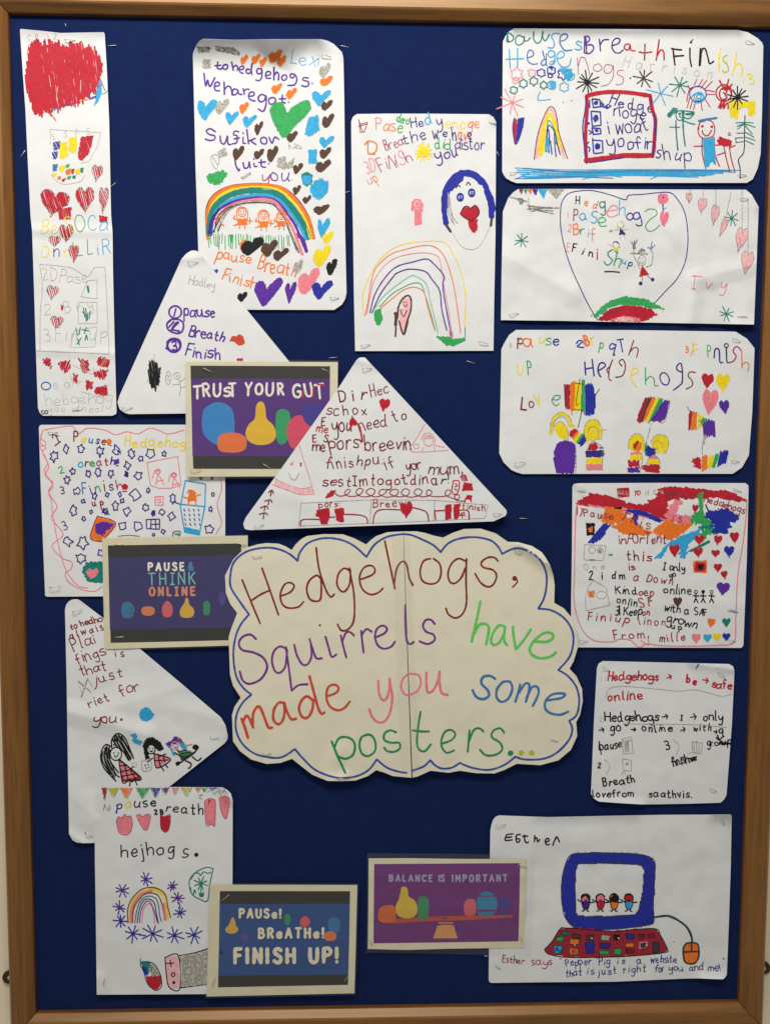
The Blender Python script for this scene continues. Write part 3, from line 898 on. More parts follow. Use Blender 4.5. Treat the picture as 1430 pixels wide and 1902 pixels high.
S('o', 2.2, '185,340 220,305 290,330 285,400 220,420 215,310|215,420 280,425'); T('m', 'Brea', 378, 400, 545, 335, 95, 1.7); T('n', 'the', 548, 345, 750, 285, 110, 2)
T('n', 'We', 805, 285, 940, 265, 85, 2); T('noo', 'have', 990, 295, 1165, 295, 110, 2); T('g', 'did', 825, 365, 970, 385, 90, 2); T('v', 'distor', 1010, 385, 1280, 380, 110, 2)
T('v', 'you', 835, 475, 1040, 450, 105, 2.4); T('p', '3D', 205, 615, 290, 590, 120, 1.5); T('mmmpp', 'FiNiSh', 330, 580, 630, 495, 115, 1.6); T('po', 'up', 235, 715, 310, 660, 100, 1.5)
part('sun_drawing')
star('y', 722, 408, 85, 15, 2.2); blob('y', 722, 405, 95, 95, 0, 40, 2.6)
part('face_drawing')
S('b', 8.5, '928,1060 908,900 922,760 965,680 1020,622 1090,602 1170,612 1240,650 1290,720 1330,850 1345,1000')
S('b', 11, '930,900 925,790 950,720|960,740 1010,690 1060,640|1060,605 1130,600 1200,625 1250,680|1300,760 1340,860 1350,940')
F('b', '1075,610 1180,640 1200,600 1100,580', 20, 3, .6)
S('S', 1.4, '945,780 960,920 1000,1070|955,800 985,980 1030,1060|945,830 950,960 985,1050')
S('S', .8, '985,1140 1060,1260 1150,1300 1230,1270 1300,1160 1330,1080')
S('k', 1.8, '1020,735 1035,712 1060,725|1115,710 1130,682 1152,708')
for x, y in ((1058, 820), (1162, 780)):
    oval('b', 2.6, x, y, 26, 34); oval('b', 1.6, x + 2, y + 4, 9, 12); S('b', 2.2, '%g,%g %g,%g' % (x - 22, y - 22, x + 24, y - 24)); S('b', 1.6, '%g,%g %g,%g %g,%g' % (x - 14, y + 20, x, y + 26, x + 12, y + 20))
F('r', '1062,975 1100,910 1150,925 1200,900 1228,940 1220,990 1160,1030 1100,1010', 25, 2.6, .55); F('r', '1130,1035 1215,1020 1215,1110 1195,1145 1165,1140 1140,1090', 80, 2.6, .55)
S('D', 2.2, '1060,972 1095,910 1130,905 1152,922 1195,895 1228,935 1222,985 1165,1030 1105,1010 1060,972')
S('w', 4, '930,1075 970,1135|1345,1020 1338,1080')
part('figure_drawing')
F('p', '612,870 640,835 690,840 718,880 715,950 690,950 685,920 640,920 625,950 612,940', 85, 2.2, .6); F('p', '640,930 700,930 705,1070 645,1080', 88, 2.4, .6); oval('s', 2, 662, 880, 22, 26)
crop(640, 430, 4.931)
part('rainbow_drawing')
S('y', 1.4, '175,770 165,600 205,460 290,300 420,170 560,110 720,92 910,100 1000,220 1080,430 1108,620 1095,880')
S('o', 1.5, '188,770 215,640 245,450 290,330 420,210 570,160 720,128 820,140 900,210 960,350 1010,560 1062,930')
S('p', 1.2, '205,750 240,560 280,430 380,300 500,230 700,195 840,220 880,300 905,480 950,720 985,960')
S('v', 1.9, '232,745 280,570 380,410 480,320 620,280 750,252 820,300 900,390 912,440 900,460 905,560 940,760 965,900 975,990')
S('n', 1.9, '250,745 330,570 440,420 480,380 590,345 735,365 800,440 870,545 890,720 935,905')
S('q', 1.5, '265,720 350,600 480,490 600,410 650,410 745,480 790,660 830,820 855,935'); S('g', 1.4, '320,690 430,575 540,510 630,472 700,485 740,590 780,720 830,910')
S('o', 1.4, '325,705 440,610 540,535 640,510 725,555 760,690 820,890'); S('P', 1.5, '970,880 960,920 975,990 990,950 970,880')
part('grass_drawing')
F('g', '275,720 325,710 345,800 320,860 290,850 272,780', 85, 3, .6); F('g', '830,960 960,965 980,990 1100,975 1105,1000 1000,1045 930,1040', 15, 3, .6)
S('t', 1.2, '1103,880 1103,970')
part('figure_drawing')
F('s', '520,620 600,610 595,690 540,700', 70, 2.4, .6); F('s', '500,710 590,700 560,900 540,930 500,830', 80, 2.4, .6)
S('w', 2.6, '490,700 520,630 575,585 608,620 605,720 570,830 545,940|500,820 520,900 545,940 580,820|470,740 460,860|470,870 465,960|490,690 480,800 455,745')
S('w', 1.5, '545,670 552,685 568,682 570,665|542,650 545,645|560,650 562,645|510,720 540,780 570,720'); F('w', '460,750 485,745 475,865 458,860', 85, 2.2, .6)
crop(640, 430, 4.931); staple(195, 1040, -2, 17, 4.5); staple(1270, 1020, 18, 17, 4.5, 2)
crop(640, 200, 4.931); staple(1352, 142, 22, 13, 2, 1)

# ---- landscape sheet, top right, with the red framed list
crop(920, 40, 5.5)
poster('drawn_poster', 'landscape sheet in the top corner with a red framed list and blue ground line', 'poster',
       '190,72 140,100 100,150 75,205 70,900 68,1530 85,1570 110,1602 160,1630 215,1650 900,1648 1375,1648 2565,1648 2625,1610 2675,1500 2705,1350 2720,900 2732,250 2720,215 2675,170 2575,110 2475,88 1375,78',
       1.4, 11.2, 1.7, lift=[(190, 72, 2475, 88, 20, 5)])
part('lettering')
S('t', 2.1, '120,115 130,215|115,200 125,120 160,130 185,165 165,200 120,205'); S('t', 2.1, '280,160 240,140 205,170 210,225 245,240 285,210 295,165|290,150 295,190 320,200 355,165'); S('t', 2.2, '390,105 390,180 420,220 460,200 480,110|485,100 480,160 510,195 550,130')
S('c', 2.1, '655,125 600,120 570,150 590,190 600,240 580,270 535,265'); S('B', 2.2, '670,200 720,180 735,140 700,125 665,150 655,200 670,250 710,295 780,290'); S('c', 2.2, '880,215 840,200 825,225 860,245 880,270 850,290 810,280')
S('v', 2.4, '910,160 905,320|905,155 945,150 960,185 920,235 985,240 1000,280 960,325 910,320|920,165 930,320'); S('n', 2.2, '1060,180 1070,300|1068,240 1100,190 1155,185'); S('n', 2.2, '1190,245 1250,225 1270,185 1235,170 1195,205 1190,270 1220,315 1265,320 1300,290')
S('c', 2.0, '140,285 150,480|225,275 225,465|105,385 285,380'); S('B', 1.9, '330,370 380,350 385,310 350,290 325,330 330,400 375,435 430,430'); S('B', 2.0, '520,385 480,395 465,430 490,450 520,420|520,330 515,420 525,455|480,300 500,380'); S('c', 2.0, '600,310 560,295 535,330 560,365 600,345 605,310 600,400 570,440 550,420'); S('c', 1.9, '630,380 690,360 700,320 660,305 625,350 640,420 690,465 750,450 770,380')
S('m', 1.3, '835,370 845,540|845,450 870,370 910,375 940,450 960,540'); S('m', 1.2, '1060,430 1010,445 1000,490 1040,510 1085,480 1060,430'); S('m', 1.2, '1190,450 1130,440 1105,490 1130,530 1180,510 1200,450 1200,560 1150,640 1080,660'); S('m', 1.2, '1305,500 1255,500 1245,540 1300,570 1300,620 1265,645 1225,640'); dot('i', 1375, 578, 1.6)
crop(1170, 40, 5.5)
S('r', 2.3, '-10,230 -50,235 -60,275 -20,290 0,240 5,290 50,300'); S('d', 2.3, '150,230 145,395|90,310 140,320 220,310'); S('r', 2.5, '295,185 280,290 265,395|275,350 310,290 340,310 345,390')
S('k', 2.6, '435,275 455,445|420,275 470,285 525,290|440,355 545,348'); S('k', 2.4, '608,270 610,380 625,460'); dot('k', 620, 212, 2.4); S('k', 2.6, '715,275 705,450|712,380 735,285 765,280 790,360 810,430 850,405'); S('k', 1.6, '730,275 715,450|625,195 640,185')
S('y', 2.0, '910,320 905,510|920,275 915,290'); S('Y', 1.9, '990,345 955,360 950,400 990,440 1000,500 965,520 940,500'); S('y', 2.0, '1085,310 1065,450 1040,555|1060,470 1100,430 1140,460 1135,565'); S('y', 1.9, '1190,545 1230,535 1240,565 1210,580 1255,595 1260,630 1215,640')
T('eeeeeeee', 'Harrison', -80, 460, 835, 575, 110, 1.2)
crop(920, 40, 5.5)
T('n', 'to', 1075, 870, 1165, 880, 60, 2.0); T('n', 'Hedge', 1160, 845, 1590, 935, 110, 2.2); T('n', 'noge', 1205, 965, 1520, 1000, 130, 2.2); T('n', 'i woat', 1160, 1150, 1560, 1110, 170, 2.2); T('n', 'yoofin', 1150, 1280, 1620, 1310, 140, 2.3)
crop(1170, 40, 5.5); T('n', 'shup', 255, 1390, 620, 1430, 140, 2.1)
crop(920, 40, 5.5)
part('flower_drawing')
for col, x, y, r in (('p', 215, 535, 62), ('p', 370, 525, 40), ('b', 465, 525, 42), ('b', 570, 500, 45), ('b', 690, 540, 55), ('t', 285, 635, 42), ('t', 390, 610, 45), ('t', 490, 650, 38), ('c', 575, 650, 45), ('c', 700, 670, 48), ('t', 185, 700, 38), ('c', 770, 560, 40), ('p', 205, 600, 35), ('c', 690, 490, 30), ('b', 560, 550, 25)):
    pts = []
    for i in range(13):
        a = i * 2 * math.pi / 12; rr = r * random.uniform(.98, 1.18) if i % 2 else r * random.uniform(.68, .9)
        pts.append('%g,%g' % (x + rr * math.cos(a), y + rr * math.sin(a)))
    S(col, 2.0 if col in 'bt' else 1.5, ' '.join(pts))
S('c', 1.6, '455,715 435,800 560,795|560,410 610,400 590,440')
F('c', '545,600 610,610 600,700 560,690', 60, 1.8, .9); F('b', '545,450 590,460 570,510', 60, 1.6, .9); F('c', '640,480 780,480 790,560 740,620 700,560', 70, 1.7, 1.1)
star('p', 170, 830, 150, 8, 1.6, True); star('k', 935, 620, 115, 12, 1.9, True); dot('k', 935, 620, 4.5)
part('dots'); dot('i', 690, 825, 1.1); dot('i', 775, 808, 1.1)
part('heart_drawing'); F('r', '190,990 215,1000 222,1080 205,1240 180,1180 175,1080', 85, 2.2, .6); F('b', '225,990 290,980 285,1060 250,1180 205,1245 220,1100', 75, 2.2, .6); S('n', 1.4, '190,985 175,1090 200,1250 240,1200 280,1060 290,980')
part('rainbow_drawing')
S('s', 4, '415,1390 440,1200 490,1010 550,895 600,960 640,1150 700,1390'); S('y', 5, '450,1370 465,1200 500,1060 550,945 600,1040 640,1180 660,1280|470,1350 500,1100'); S('R', 1.6, '395,1410 420,1210 470,1030 545,880 600,895 630,1010 650,1150 735,1400')
S('g', 1.5, '505,1330 520,1150 540,1010 590,1080 625,1190'); S('n', 1.8, '520,1330 530,1100 550,1060 600,1120 630,1250 660,1360|545,1340 550,1200 540,1100|575,1355 560,1220|600,1140 605,1270 618,1380'); F('c', '505,1200 540,1180 550,1330 515,1330', 85, 1.8, 1); F('B', '600,1150 625,1180 620,1260 605,1240', 85, 1.5, 1)
part('list_frame_drawing')
S('r', 6.5, '925,765 1000,740 1150,720 1350,725 1560,755 1585,760'); S('r', 8, '920,1420 1100,1400 1300,1370 1500,1370 1600,1365'); S('r', 5.5, '930,780 935,900 920,1100 920,1300 930,1420'); S('r', 6, '1580,780 1600,900 1630,1000 1625,1150 1615,1300 1600,1380')
S('n', 2.0, '925,770 915,900 890,1080 910,1300 930,1450|960,1440 1300,1390|1580,745 1600,900 1632,1000 1625,1200 1605,1370|960,800 960,880')
part('icon_drawing')
for x0, y0, x1, y1 in ((985, 790, 1065, 870), (975, 915, 1070, 1060), (985, 1085, 1070, 1145), (990, 1210, 1090, 1340)):
    S('b', 2.2, '%g,%g %g,%g %g,%g %g,%g %g,%g' % (x0, y0, x1, y0 + 8, x1 + 5, y1, x0 + 12, y1 + 8, x0, y0), False, True)
    blob('b', (x0 + x1) / 2, (y0 + y1) / 2, (x1 - x0) * .55, (y1 - y0) * .5, 0, 60, 1.8, .9)
S('b', 2, '940,990 925,1020 960,1040 930,1050|950,1110 980,1130 960,1150|950,1230 925,1270 960,1290 955,1330|990,1190 990,1210|1080,870 1100,840 1110,880 1140,850 1130,890 1180,860')
part('ground_line')
for k_ in range(6): S('c', random.uniform(1.4, 2.6), '%g,%g %g,%g %g,%g %g,%g %g,%g' % (200 + k_ * 18, 1495 + k_ * 22, 700 - k_ * 30, 1515 + k_ * 17, 1300, 1512 + k_ * 12, 1900 + k_ * 20, 1512 + k_ * 15, 2500 - k_ * 90, 1520 + k_ * 14))
for k_ in range(9): S('c', 1.4, '%g,%g %g,%g %g,%g' % (200 + k_ * 230, 1610 - (k_ % 3) * 30, 420 + k_ * 230, 1530 + (k_ % 2) * 40, 600 + k_ * 230, 1590 - (k_ % 3) * 24))
S('B', 1.4, '280,1500 900,1540 1500,1525 2400,1520|200,1605 700,1585 1200,1600')
crop(1170, 40, 5.5)
star('w', 135, 580, 100, 8, 2.0, True)
star('c', 310, 735, 140, 6, 1.6, True); star('t', 505, 650, 110, 8, 1.8, True)
part('eye_drawing')
S('r', 1.5, '600,680 590,650|650,650 680,590|690,670 740,590|720,680 780,600|760,690 835,610|770,700 860,715|770,745 860,745|575,815 600,700 640,670|580,880 605,780|610,890 640,790|645,900 670,800|735,910 715,790|815,875 765,795')
oval('b', 1.5, 690, 740, 85, 80); oval('c', 1.6, 700, 765, 48, 42); oval('c', 1.8, 700, 765, 24, 22); oval('c', 1.5, 690, 780, 65, 48)
part('sun_drawing'); oval('r', 2.4, 970, 740, 60, 70); oval('r', 2.2, 955, 730, 80, 85); S('r', 2.4, '940,690 990,690 970,740 950,720 985,780 930,800|910,600 940,660|1005,590 985,660|1040,640 1000,690|900,880 930,820 920,890 960,820 950,890 990,830 1000,890')
F('r', '950,660 995,665 990,710 955,700', 40, 2, .8)
part('scribble'); F('y', '1010,830 1080,810 1270,825 1270,960 1220,975 1190,870 1120,880 1090,990 1010,960', 88, 3.2, .6, 4)
star('k', 1095, 775, 110, 12, 1.9, True); dot('k', 1095, 775, 4)
part('figure_drawing')
F('t', '375,940 450,875 490,900 400,985', -50, 2, .8, 3); oval('t', 1.8, 505, 960, 40, 50); S('t', 1.8, '490,940 515,935 500,960 520,980|540,910 650,925 620,950 560,945 650,935 600,990 550,980|540,1010 600,1035 660,1050')
F('t', '525,905 550,905 545,1010 530,1010', 85, 2, .7); S('t', 2.2, '465,1010 470,1150 485,1315|535,1010 545,1150 560,1270'); S('t', 1.6, '400,1078 505,1080')
part('figure_drawing')
S('r', 1.8, '700,1100 705,1040 760,1005 830,1020 860,1080 850,1160 790,1190 720,1180 690,1110 705,1050|735,1190 735,1350 770,1500|855,1180 865,1350 910,1480|650,1275 740,1270|855,1262 920,1260')
S('r', 2, '735,1110 745,1150 790,1165 830,1110'); dot('r', 735, 1070, 2.6); dot('r', 832, 1075, 2.6)
F('c', '745,1200 850,1195 860,1350 870,1470 830,1420 790,1480 765,1500 750,1350', 88, 3, .55, 3); S('B', 3.6, '700,1015 780,1000 880,985|720,1020 760,1010')
part('figure_drawing')
F('r', '890,1230 920,1180 1010,1210 1050,1230 1010,1270 930,1270', 30, 2.4, .7, 3); S('r', 1.8, '955,1280 980,1400 1015,1530|1010,1270 1030,1400 1070,1540|890,1365 970,1335|1010,1290 1070,1265|1000,1140 1020,1140|1000,1160 1025,1160')
part('tree_drawing')
S('k', 1.6, '1170,960 1165,1150 1158,1330 1105,1410 1120,1500 1122,1600')
S('t', 1.5, '1075,1035 1165,1030 1255,1035|1090,1070 1160,1040|1095,1100 1165,1050 1275,1080|1085,1140 1160,1140|1170,1060 1245,1150|1070,1190 1150,1185|1175,1130 1260,1180|1080,1235 1160,1225|1175,1180 1275,1215|1175,1215 1260,1255|1075,1190 1080,1240')
crop(920, 40, 5.5); staple(190, 1545, -8, 15, 4); crop(1170, 40, 5.5); staple(1220, 222, 14, 17, 4.5); staple(1140, 1572, 4, 15, 4)
# ---- landscape sheet with the big outlined heart and hanging hearts
crop(920, 340, 5.5)
poster('drawn_poster', 'creased landscape sheet with a large outlined heart and pink hearts hanging on strings', 'poster',
       '75,290 130,150 180,95 230,62 800,60 1375,64 2555,68 2615,120 2685,245 2660,900 2637,1445 1800,1430 700,1408 55,1400 62,900', 1.4, 15.9, 3.2,
       lift=[(2637, 1445, 2450, 1450, 30, 4), (2640, 130, 2690, 240, 22, 4)], fold=[(1720, 350, 2200, 1010, 20, 3.0), (90, 740, 760, 1110, 32, 2.8), (2050, 990, 2660, 820, 24, 3.0), (2000, 1400, 2060, 900, 20, 1.8)])
part('heart_outline_drawing')
S('n', 1.5, '1040,1400 940,1230 850,1040 770,860 705,660 665,450 665,260 690,170 760,100 930,75 1060,90 1200,130 1325,170 1360,125 1500,115 1640,100 1780,98 1860,170 1930,300 1960,480 1960,650 1930,820 1850,980 1720,1120 1550,1310 1500,1400')
part('bunting_drawing')
for col, a, b, c_ in (('d', 235, 280, 115), ('g', 280, 325, 115), ('o', 330, 370, 115), ('v', 370, 430, 130), ('c', 435, 525, 165), ('S', 525, 700, 160)):
    F(col, '%g,65 %g,65 %g,%g' % (a, b, (a + b) / 2 + 8, c_), 60, 2, .6)
part('scribble')
F('a', '145,135 280,160 320,190 250,220 230,180 150,150', 15, 1.6, 1.0, 3); S('a', 1.2, '310,225 600,260 330,240 650,255 320,265 590,285 380,270 600,315 340,255|335,150 355,285 450,260')
part('lettering')
T('kooytp', 'Hed', 820, 205, 1030, 265, 75, 1.9); T('t', 'g', 1060, 260, 1120, 260, 130, 2.2); T('p', 'e', 1140, 345, 1235, 340, 210, 1.9); T('c', 'h', 1260, 330, 1320, 335, 135, 1.6); T('nb', 'og', 1330, 375, 1480, 380, 150, 2.2)
S('g', 1.6, '1525,290 1570,265 1630,275 1645,320 1570,380 1530,440 1560,490 1620,480 1675,430')
T('p', '1', 740, 365, 745, 365, 60, 1.2); T('m', 'P', 790, 385, 835, 385, 125, 2.2); T('c', 'a', 865, 385, 935, 380, 120, 2); T('cn', 'S', 975, 415, 1045, 410, 120, 2); T('g', 'e', 1060, 450, 1130, 450, 150, 2)
T('p', '2', 740, 500, 780, 500, 65, 1.3); T('ogcp', 'Br', 795, 535, 910, 520, 100, 2.0); T('c', 'i', 945, 550, 950, 550, 85, 1.7); T('p', 'f', 970, 600, 1050, 605, 120, 2)
T('p', 'E', 720, 695, 755, 695, 80, 1.3); T('k', 'Fin', 780, 700, 990, 750, 75, 2.2); T('d', 'i', 1035, 775, 1040, 775, 110, 2.2); T('tg', 'Sh', 1090, 835, 1265, 865, 160, 2.2); T('cn', 'up.', 1290, 825, 1420, 860, 70, 2)
S('k', 2.2, '1115,905 1200,905 1265,912'); T('p', 'Ivy', 2000, 1080, 2350, 1100, 140, 1.5); S('p', 1.3, '2005,950 2110,955')
for x, y, c_ in ((265, 585, 't'), (2410, 360, 't'), (2355, 1335, 't')): star(c_, x, y, 75, 8, 1.5, True)
part('figure_drawing')
oval('a', .9, 1275, 425, 32, 35); S('y', 1, '1240,470 1245,410 1275,392 1310,420 1312,460'); F('n', '1275,460 1330,525 1258,525', 60, 2, .6); S('S', 1, '1255,475 1215,480|1295,475 1350,475|1275,530 1270,570|1305,530 1320,555'); F('S', '1160,485 1195,480 1195,500 1165,502', 20, 1.6, .7)
part('figure_drawing')
oval('a', .9, 1230, 630, 32, 34); S('k', 1.4, '1200,610 1225,598 1260,620'); F('y', '1200,665 1250,660 1255,690 1205,690', 60, 2, .7); S('S', 1, '1200,650 1150,620|1255,650 1275,655')
part('figure_drawing')
F('a', '1455,715 1460,690 1495,665 1525,688 1532,722', 80, 1.8, .6); S('a', 2.2, '1382,718 1550,724'); oval('a', 1.1, 1495, 790, 38, 50); S('a', 1.0, '1472,800 1492,824 1512,795|1480,772 1484,776|1500,766 1504,772'); F('r', '1493,845 1566,932 1470,955 1482,890', 70, 2.4, .55); S('D', 1.2, '1500,880 1502,886|1490,915 1494,922|1520,905 1524,912|1535,930 1538,936|1505,935 1508,940')
S('a', 1.3, '1475,880 1440,800 1410,740 1412,690|1540,860 1595,825 1605,720 1588,690'); S('a', 1.2, '1500,955 1497,1000|1545,940 1585,980'); dot('n', 1481, 1025, 3.6); dot('n', 1603, 985, 3.6)
F('a', '1395,620 1428,608 1430,665 1408,680', 80, 1.7, .6); F('a', '1570,660 1598,650 1595,712', 80, 1.7, .6); S('B', 1.4, '1400,620 1382,600|1415,615 1418,588|1428,620 1445,580|1575,665 1552,658|1585,655 1598,598|1592,668 1625,632')
part('watermelon_drawing')
F('r', '1040,1400 1150,1300 1300,1255 1450,1260 1590,1300 1640,1340 1560,1390 1480,1415', 165, 4, .5, 3); F('d', '1050,1395 1160,1305 1300,1262 1320,1280 1180,1330 1080,1405', 165, 3.4, 1.0); F('P', '1130,1400 1300,1360 1470,1380 1480,1412', 165, 3.4, .6); F('s', '1150,1405 1300,1370 1420,1390 1400,1412', 170, 2.8, .9)
F('g', '1010,1370 1060,1290 1180,1200 1330,1165 1480,1180 1600,1215 1680,1270 1740,1285 1600,1280 1450,1245 1300,1240 1150,1280 1060,1350', 165, 4, .55, 3)
S('t', 1, '975,1365 985,1345 1020,1345')
part('flower_drawing'); F('P', '1658,130 1688,108 1745,115 1765,170 1738,205 1695,215 1660,190', 60, 2.8, .55); dot('k', 1712, 152, 2.0); S('t', 2.4, '1708,215 1710,310'); S('t', 1, '1715,270 1745,250')
heart('P', 1720, 372, 90, 165, 2, 80, 2.8, .55)
for x, y, w_, h_, r, y0 in ((1975, 155, 66, 110, 0, 70), (2107, 235, 88, 165, 8, 75), (2237, 330, 83, 210, 10, 70), (2320, 460, 61, 200, 22, 95), (2503, 580, 118, 265, 14, 75), (2565, 815, 127, 240, 10, 150)):
    heart('s', x, y, w_, h_, r, 80, 2.4, .8, 'a', True, 'hanging_heart_drawing'); S('p', 1.4, '%g,%g %g,%g' % (x - 10, y - h_ * .1, x - 4, y + h_ * .25)); S('S', 1.0, '%g,%g %g,%g' % (x + 12 + (r > 20) * 70, y0, x + 6 + r * .6, y - h_ * .25))
crop(920, 340, 5.5); staple(190, 1338, -6, 17, 4.5); crop(1170, 340, 5.5); staple(1160, 165, 8, 16, 4); staple(1140, 1365, 4, 17, 2, 1.5)

# ---- landscape sheet with rainbow flags
crop(920, 600, 5.5)
poster('drawn_poster', 'landscape sheet with rainbow flags, yellow haired figures and rainbow coloured letters', 'poster',
       '210,70 140,120 95,195 60,265 50,800 38,1330 80,1420 160,1500 215,1525 275,1542 1375,1540 2420,1540 2515,1475 2585,1350 2620,900 2643,260 2610,215 2565,160 2450,88 1375,72', 1.4, 21.4, 1.8)
part('lettering')
T('a', '1', 145, 255, 150, 255, 55, 1.1); T('e', ')', 160, 255, 185, 255, 65, 1.2)
T('R', 'p', 228, 210, 275, 210, 105, 2.5); T('o', 'a', 285, 225, 380, 235, 150, 2.5); T('y', 'u', 440, 190, 500, 205, 110, 2.2); T('g', 's', 515, 215, 565, 215, 120, 2); T('b', 'e', 590, 240, 645, 235, 130, 2.4)
S('b', 2.2, '825,210 850,180 890,185 860,215 835,240 900,250'); S('o', 2, '895,195 905,215'); T('o', 'B', 920, 235, 965, 230, 90, 3.2); T('y', 'r', 980, 215, 1015, 205, 120, 2); T('g', 'p', 1055, 260, 1100, 265, 110, 2); T('b', 'q', 1150, 275, 1235, 290, 130, 2.4)
T('b', 'T', 1260, 305, 1395, 300, 140, 2.2)
crop(1170, 600, 5.5); T('R', 'h', -10, 320, 80, 345, 160, 2.0)
T('o', '3', 565, 300, 605, 300, 60, 2.0); T('o', ')', 610, 330, 640, 330, 110, 1.2); T('y', 'F', 655, 330, 745, 320, 130, 2); T('g', 'P', 790, 335, 830, 335, 135, 1.8)
S('n', 2.3, '855,355 865,270 900,265 910,310 915,400 945,400|980,245 985,390 1000,405'); oval('n', 1.8, 980, 230, 20, 20); S('d', 1.9, '1005,405 1050,390 1080,340 1050,290 1070,245 1100,245 1130,280'); S('o', 1.8, '1138,285 1140,460|1140,430 1180,400 1210,425 1200,490')
crop(920, 600, 5.5)
T('y', 'U', 222, 525, 290, 525, 100, 2); T('g', 'P', 330, 525, 370, 525, 140, 2.2)
S('n', 2.4, '910,400 920,530|985,370 1005,540|915,470 995,455'); S('n', 2.4, '1045,490 1120,440 1100,405 1060,420 1045,480 1060,530 1075,550'); S('R', 2, '1195,375 1160,470 1155,560 1180,590|1165,445 1135,480 1160,520'); S('R', 2, '1290,440 1260,400 1295,370 1320,410 1320,480 1290,540 1225,555')
crop(1170, 600, 5.5)
S('y', 1.7, '10,535 80,500 70,465 30,465 8,520 20,600 75,660'); S('g', 1.7, '155,455 155,630|155,590 200,545 240,570 250,640 285,635'); oval('n', 2, 350, 570, 45, 65, -20); S('n', 2.2, '520,500 480,480 475,440 515,410 530,480 530,600 500,640 440,685'); S('R', 1.9, '665,505 610,500 590,540 630,590 630,640 570,675')
crop(920, 600, 5.5)
T('R', 'L', 255, 885, 325, 880, 130, 3); T('R', 'o', 335, 860, 390, 855, 105, 2.2); T('y', 'V', 415, 845, 490, 840, 110, 2.2); T('g', 'e', 575, 825, 650, 830, 170, 2)
def flag(strs, name='rainbow_flag_drawing', w=2.8):
    part(name)
    for col, s, a in strs: F(col, s, a, w, .55, 3, 3)
flag((('d', '705,640 760,630 755,870 700,850', 88), ('o', '765,625 825,615 800,890 760,880', 95), ('y', '820,620 870,615 865,880 810,880', 92), ('g', '880,600 910,600 905,910 875,900', 90), ('b', '912,640 980,625 1010,680 1020,800 1010,920 960,930 920,920', 90)))
S('k', 1.2, '860,570 820,830 850,820|820,615 900,625|1060,675 1010,760 1020,840|800,880 890,890|880,900 843,1068'); S('o', 1.6, '775,880 780,940')
part('figure_drawing')
F('y', '600,1060 640,1010 700,1030 735,1100 730,1190 690,1190 630,1140', 60, 2.6, .55); S('y', 5, '575,1110 575,1020 620,950 690,930 745,960 760,1050 795,1050'); S('a', .9, '565,1120 565,1010 610,940 680,910 745,950 775,1000 775,1045 800,1050|590,1090 600,1010 640,970 700,960 735,1010 745,1055|600,1060 640,1010 700,1030 740,1110 735,1195'); F('y', '540,1105 585,1100 580,1140 540,1135', 10, 2.4, .6)
F('v', '600,1300 630,1230 690,1205 760,1210 805,1240 815,1350 800,1535 620,1535 598,1400', 80, 3.6, .48, 2); S('a', .9, '815,1240 825,1400 815,1535')
flag((('r', '755,1120 800,1085 830,1110 780,1165', -55), ('o', '785,1165 832,1110 850,1125 805,1185', -55), ('y', '805,1185 855,1125 875,1140 830,1200', -55), ('g', '830,1205 880,1140 895,1150 850,1220', -55), ('b', '850,1220 900,1150 925,1190 890,1250', -55)), w=2.4)
part('figure_drawing')
F('y', '905,1100 920,1030 990,985 1050,1010 1085,1100 1080,1190 1040,1180 1050,1100 1000,1060 940,1080 950,1200 930,1235', 80, 2.6, .6); F('y', '945,1090 1000,1065 1040,1110 1030,1190 990,1210 955,1180', 60, 2.2, .65); S('a', 1, '905,1150 905,1080 930,1020 990,985 1050,1005 1085,1090 1082,1190|940,1120 960,1070 1010,1060 1050,1110 1050,1190|965,1190 1000,1200 1040,1180')
F('r', '945,1290 970,1235 1020,1225 1050,1270 1020,1300', 20, 2.6, .55); F('n', '925,1310 1095,1300 1090,1360 930,1370', 5, 3, .5, 3, 2); F('y', '925,1385 1085,1380 1085,1440 925,1440', 5, 3, .55); F('p', '925,1445 1085,1445 1085,1500 925,1500', 88, 2.6, .6)
S('n', 2, '1060,1275 1100,1275|1085,1330 1110,1332'); S('a', .9, '935,1300 960,1240 1000,1215 1060,1240 1090,1300 1090,1500'); part('lettering'); S('p', .8, '1095,1085 1100,1095 1110,1085 1120,1095 1130,1085')
crop(1170, 600, 5.5)
flag((('d', '150,770 215,770 110,1010 70,980', -65), ('w', '190,770 215,770 130,1000 115,1000', -65), ('o', '220,775 265,770 160,990 130,990', -65), ('y', '260,775 290,775 190,1000 165,990', -65), ('g', '290,785 335,785 215,990 185,1010', -65), ('v', '340,800 400,790 360,970 290,1000 215,990', -65)))
S('a', 1, '400,790 350,1005 270,1000|215,1025 160,1230')
part('figure_drawing')
F('y', '-20,1260 0,1170 60,1128 120,1150 140,1220 120,1300 40,1310 0,1290', 60, 2.6, .7); F('y', '200,1220 240,1165 310,1140 370,1165 390,1230 370,1320 330,1340 330,1260 260,1210', 60, 2.6, .6); F('y', '220,1250 260,1210 310,1215 330,1260 310,1320 270,1340', 60, 2.4, .6)
S('a', .9, '-20,1290 -10,1190 60,1128 125,1160 140,1220|205,1220 250,1160 310,1138 380,1170 390,1250 360,1330|220,1240 270,1205 320,1230 330,1280|240,1275 250,1265|270,1270 280,1310')
flag((('r', '25,1250 70,1205 90,1225 50,1285', -60), ('o', '55,1280 100,1220 120,1245 90,1305 65,1300', -60), ('y', '110,1250 140,1240 150,1310 120,1310', 80), ('g', '140,1245 170,1245 165,1335 145,1325', 85), ('b', '170,1260 250,1300 245,1350 205,1350 165,1320', -50)), w=2.4)
part('figure_drawing')
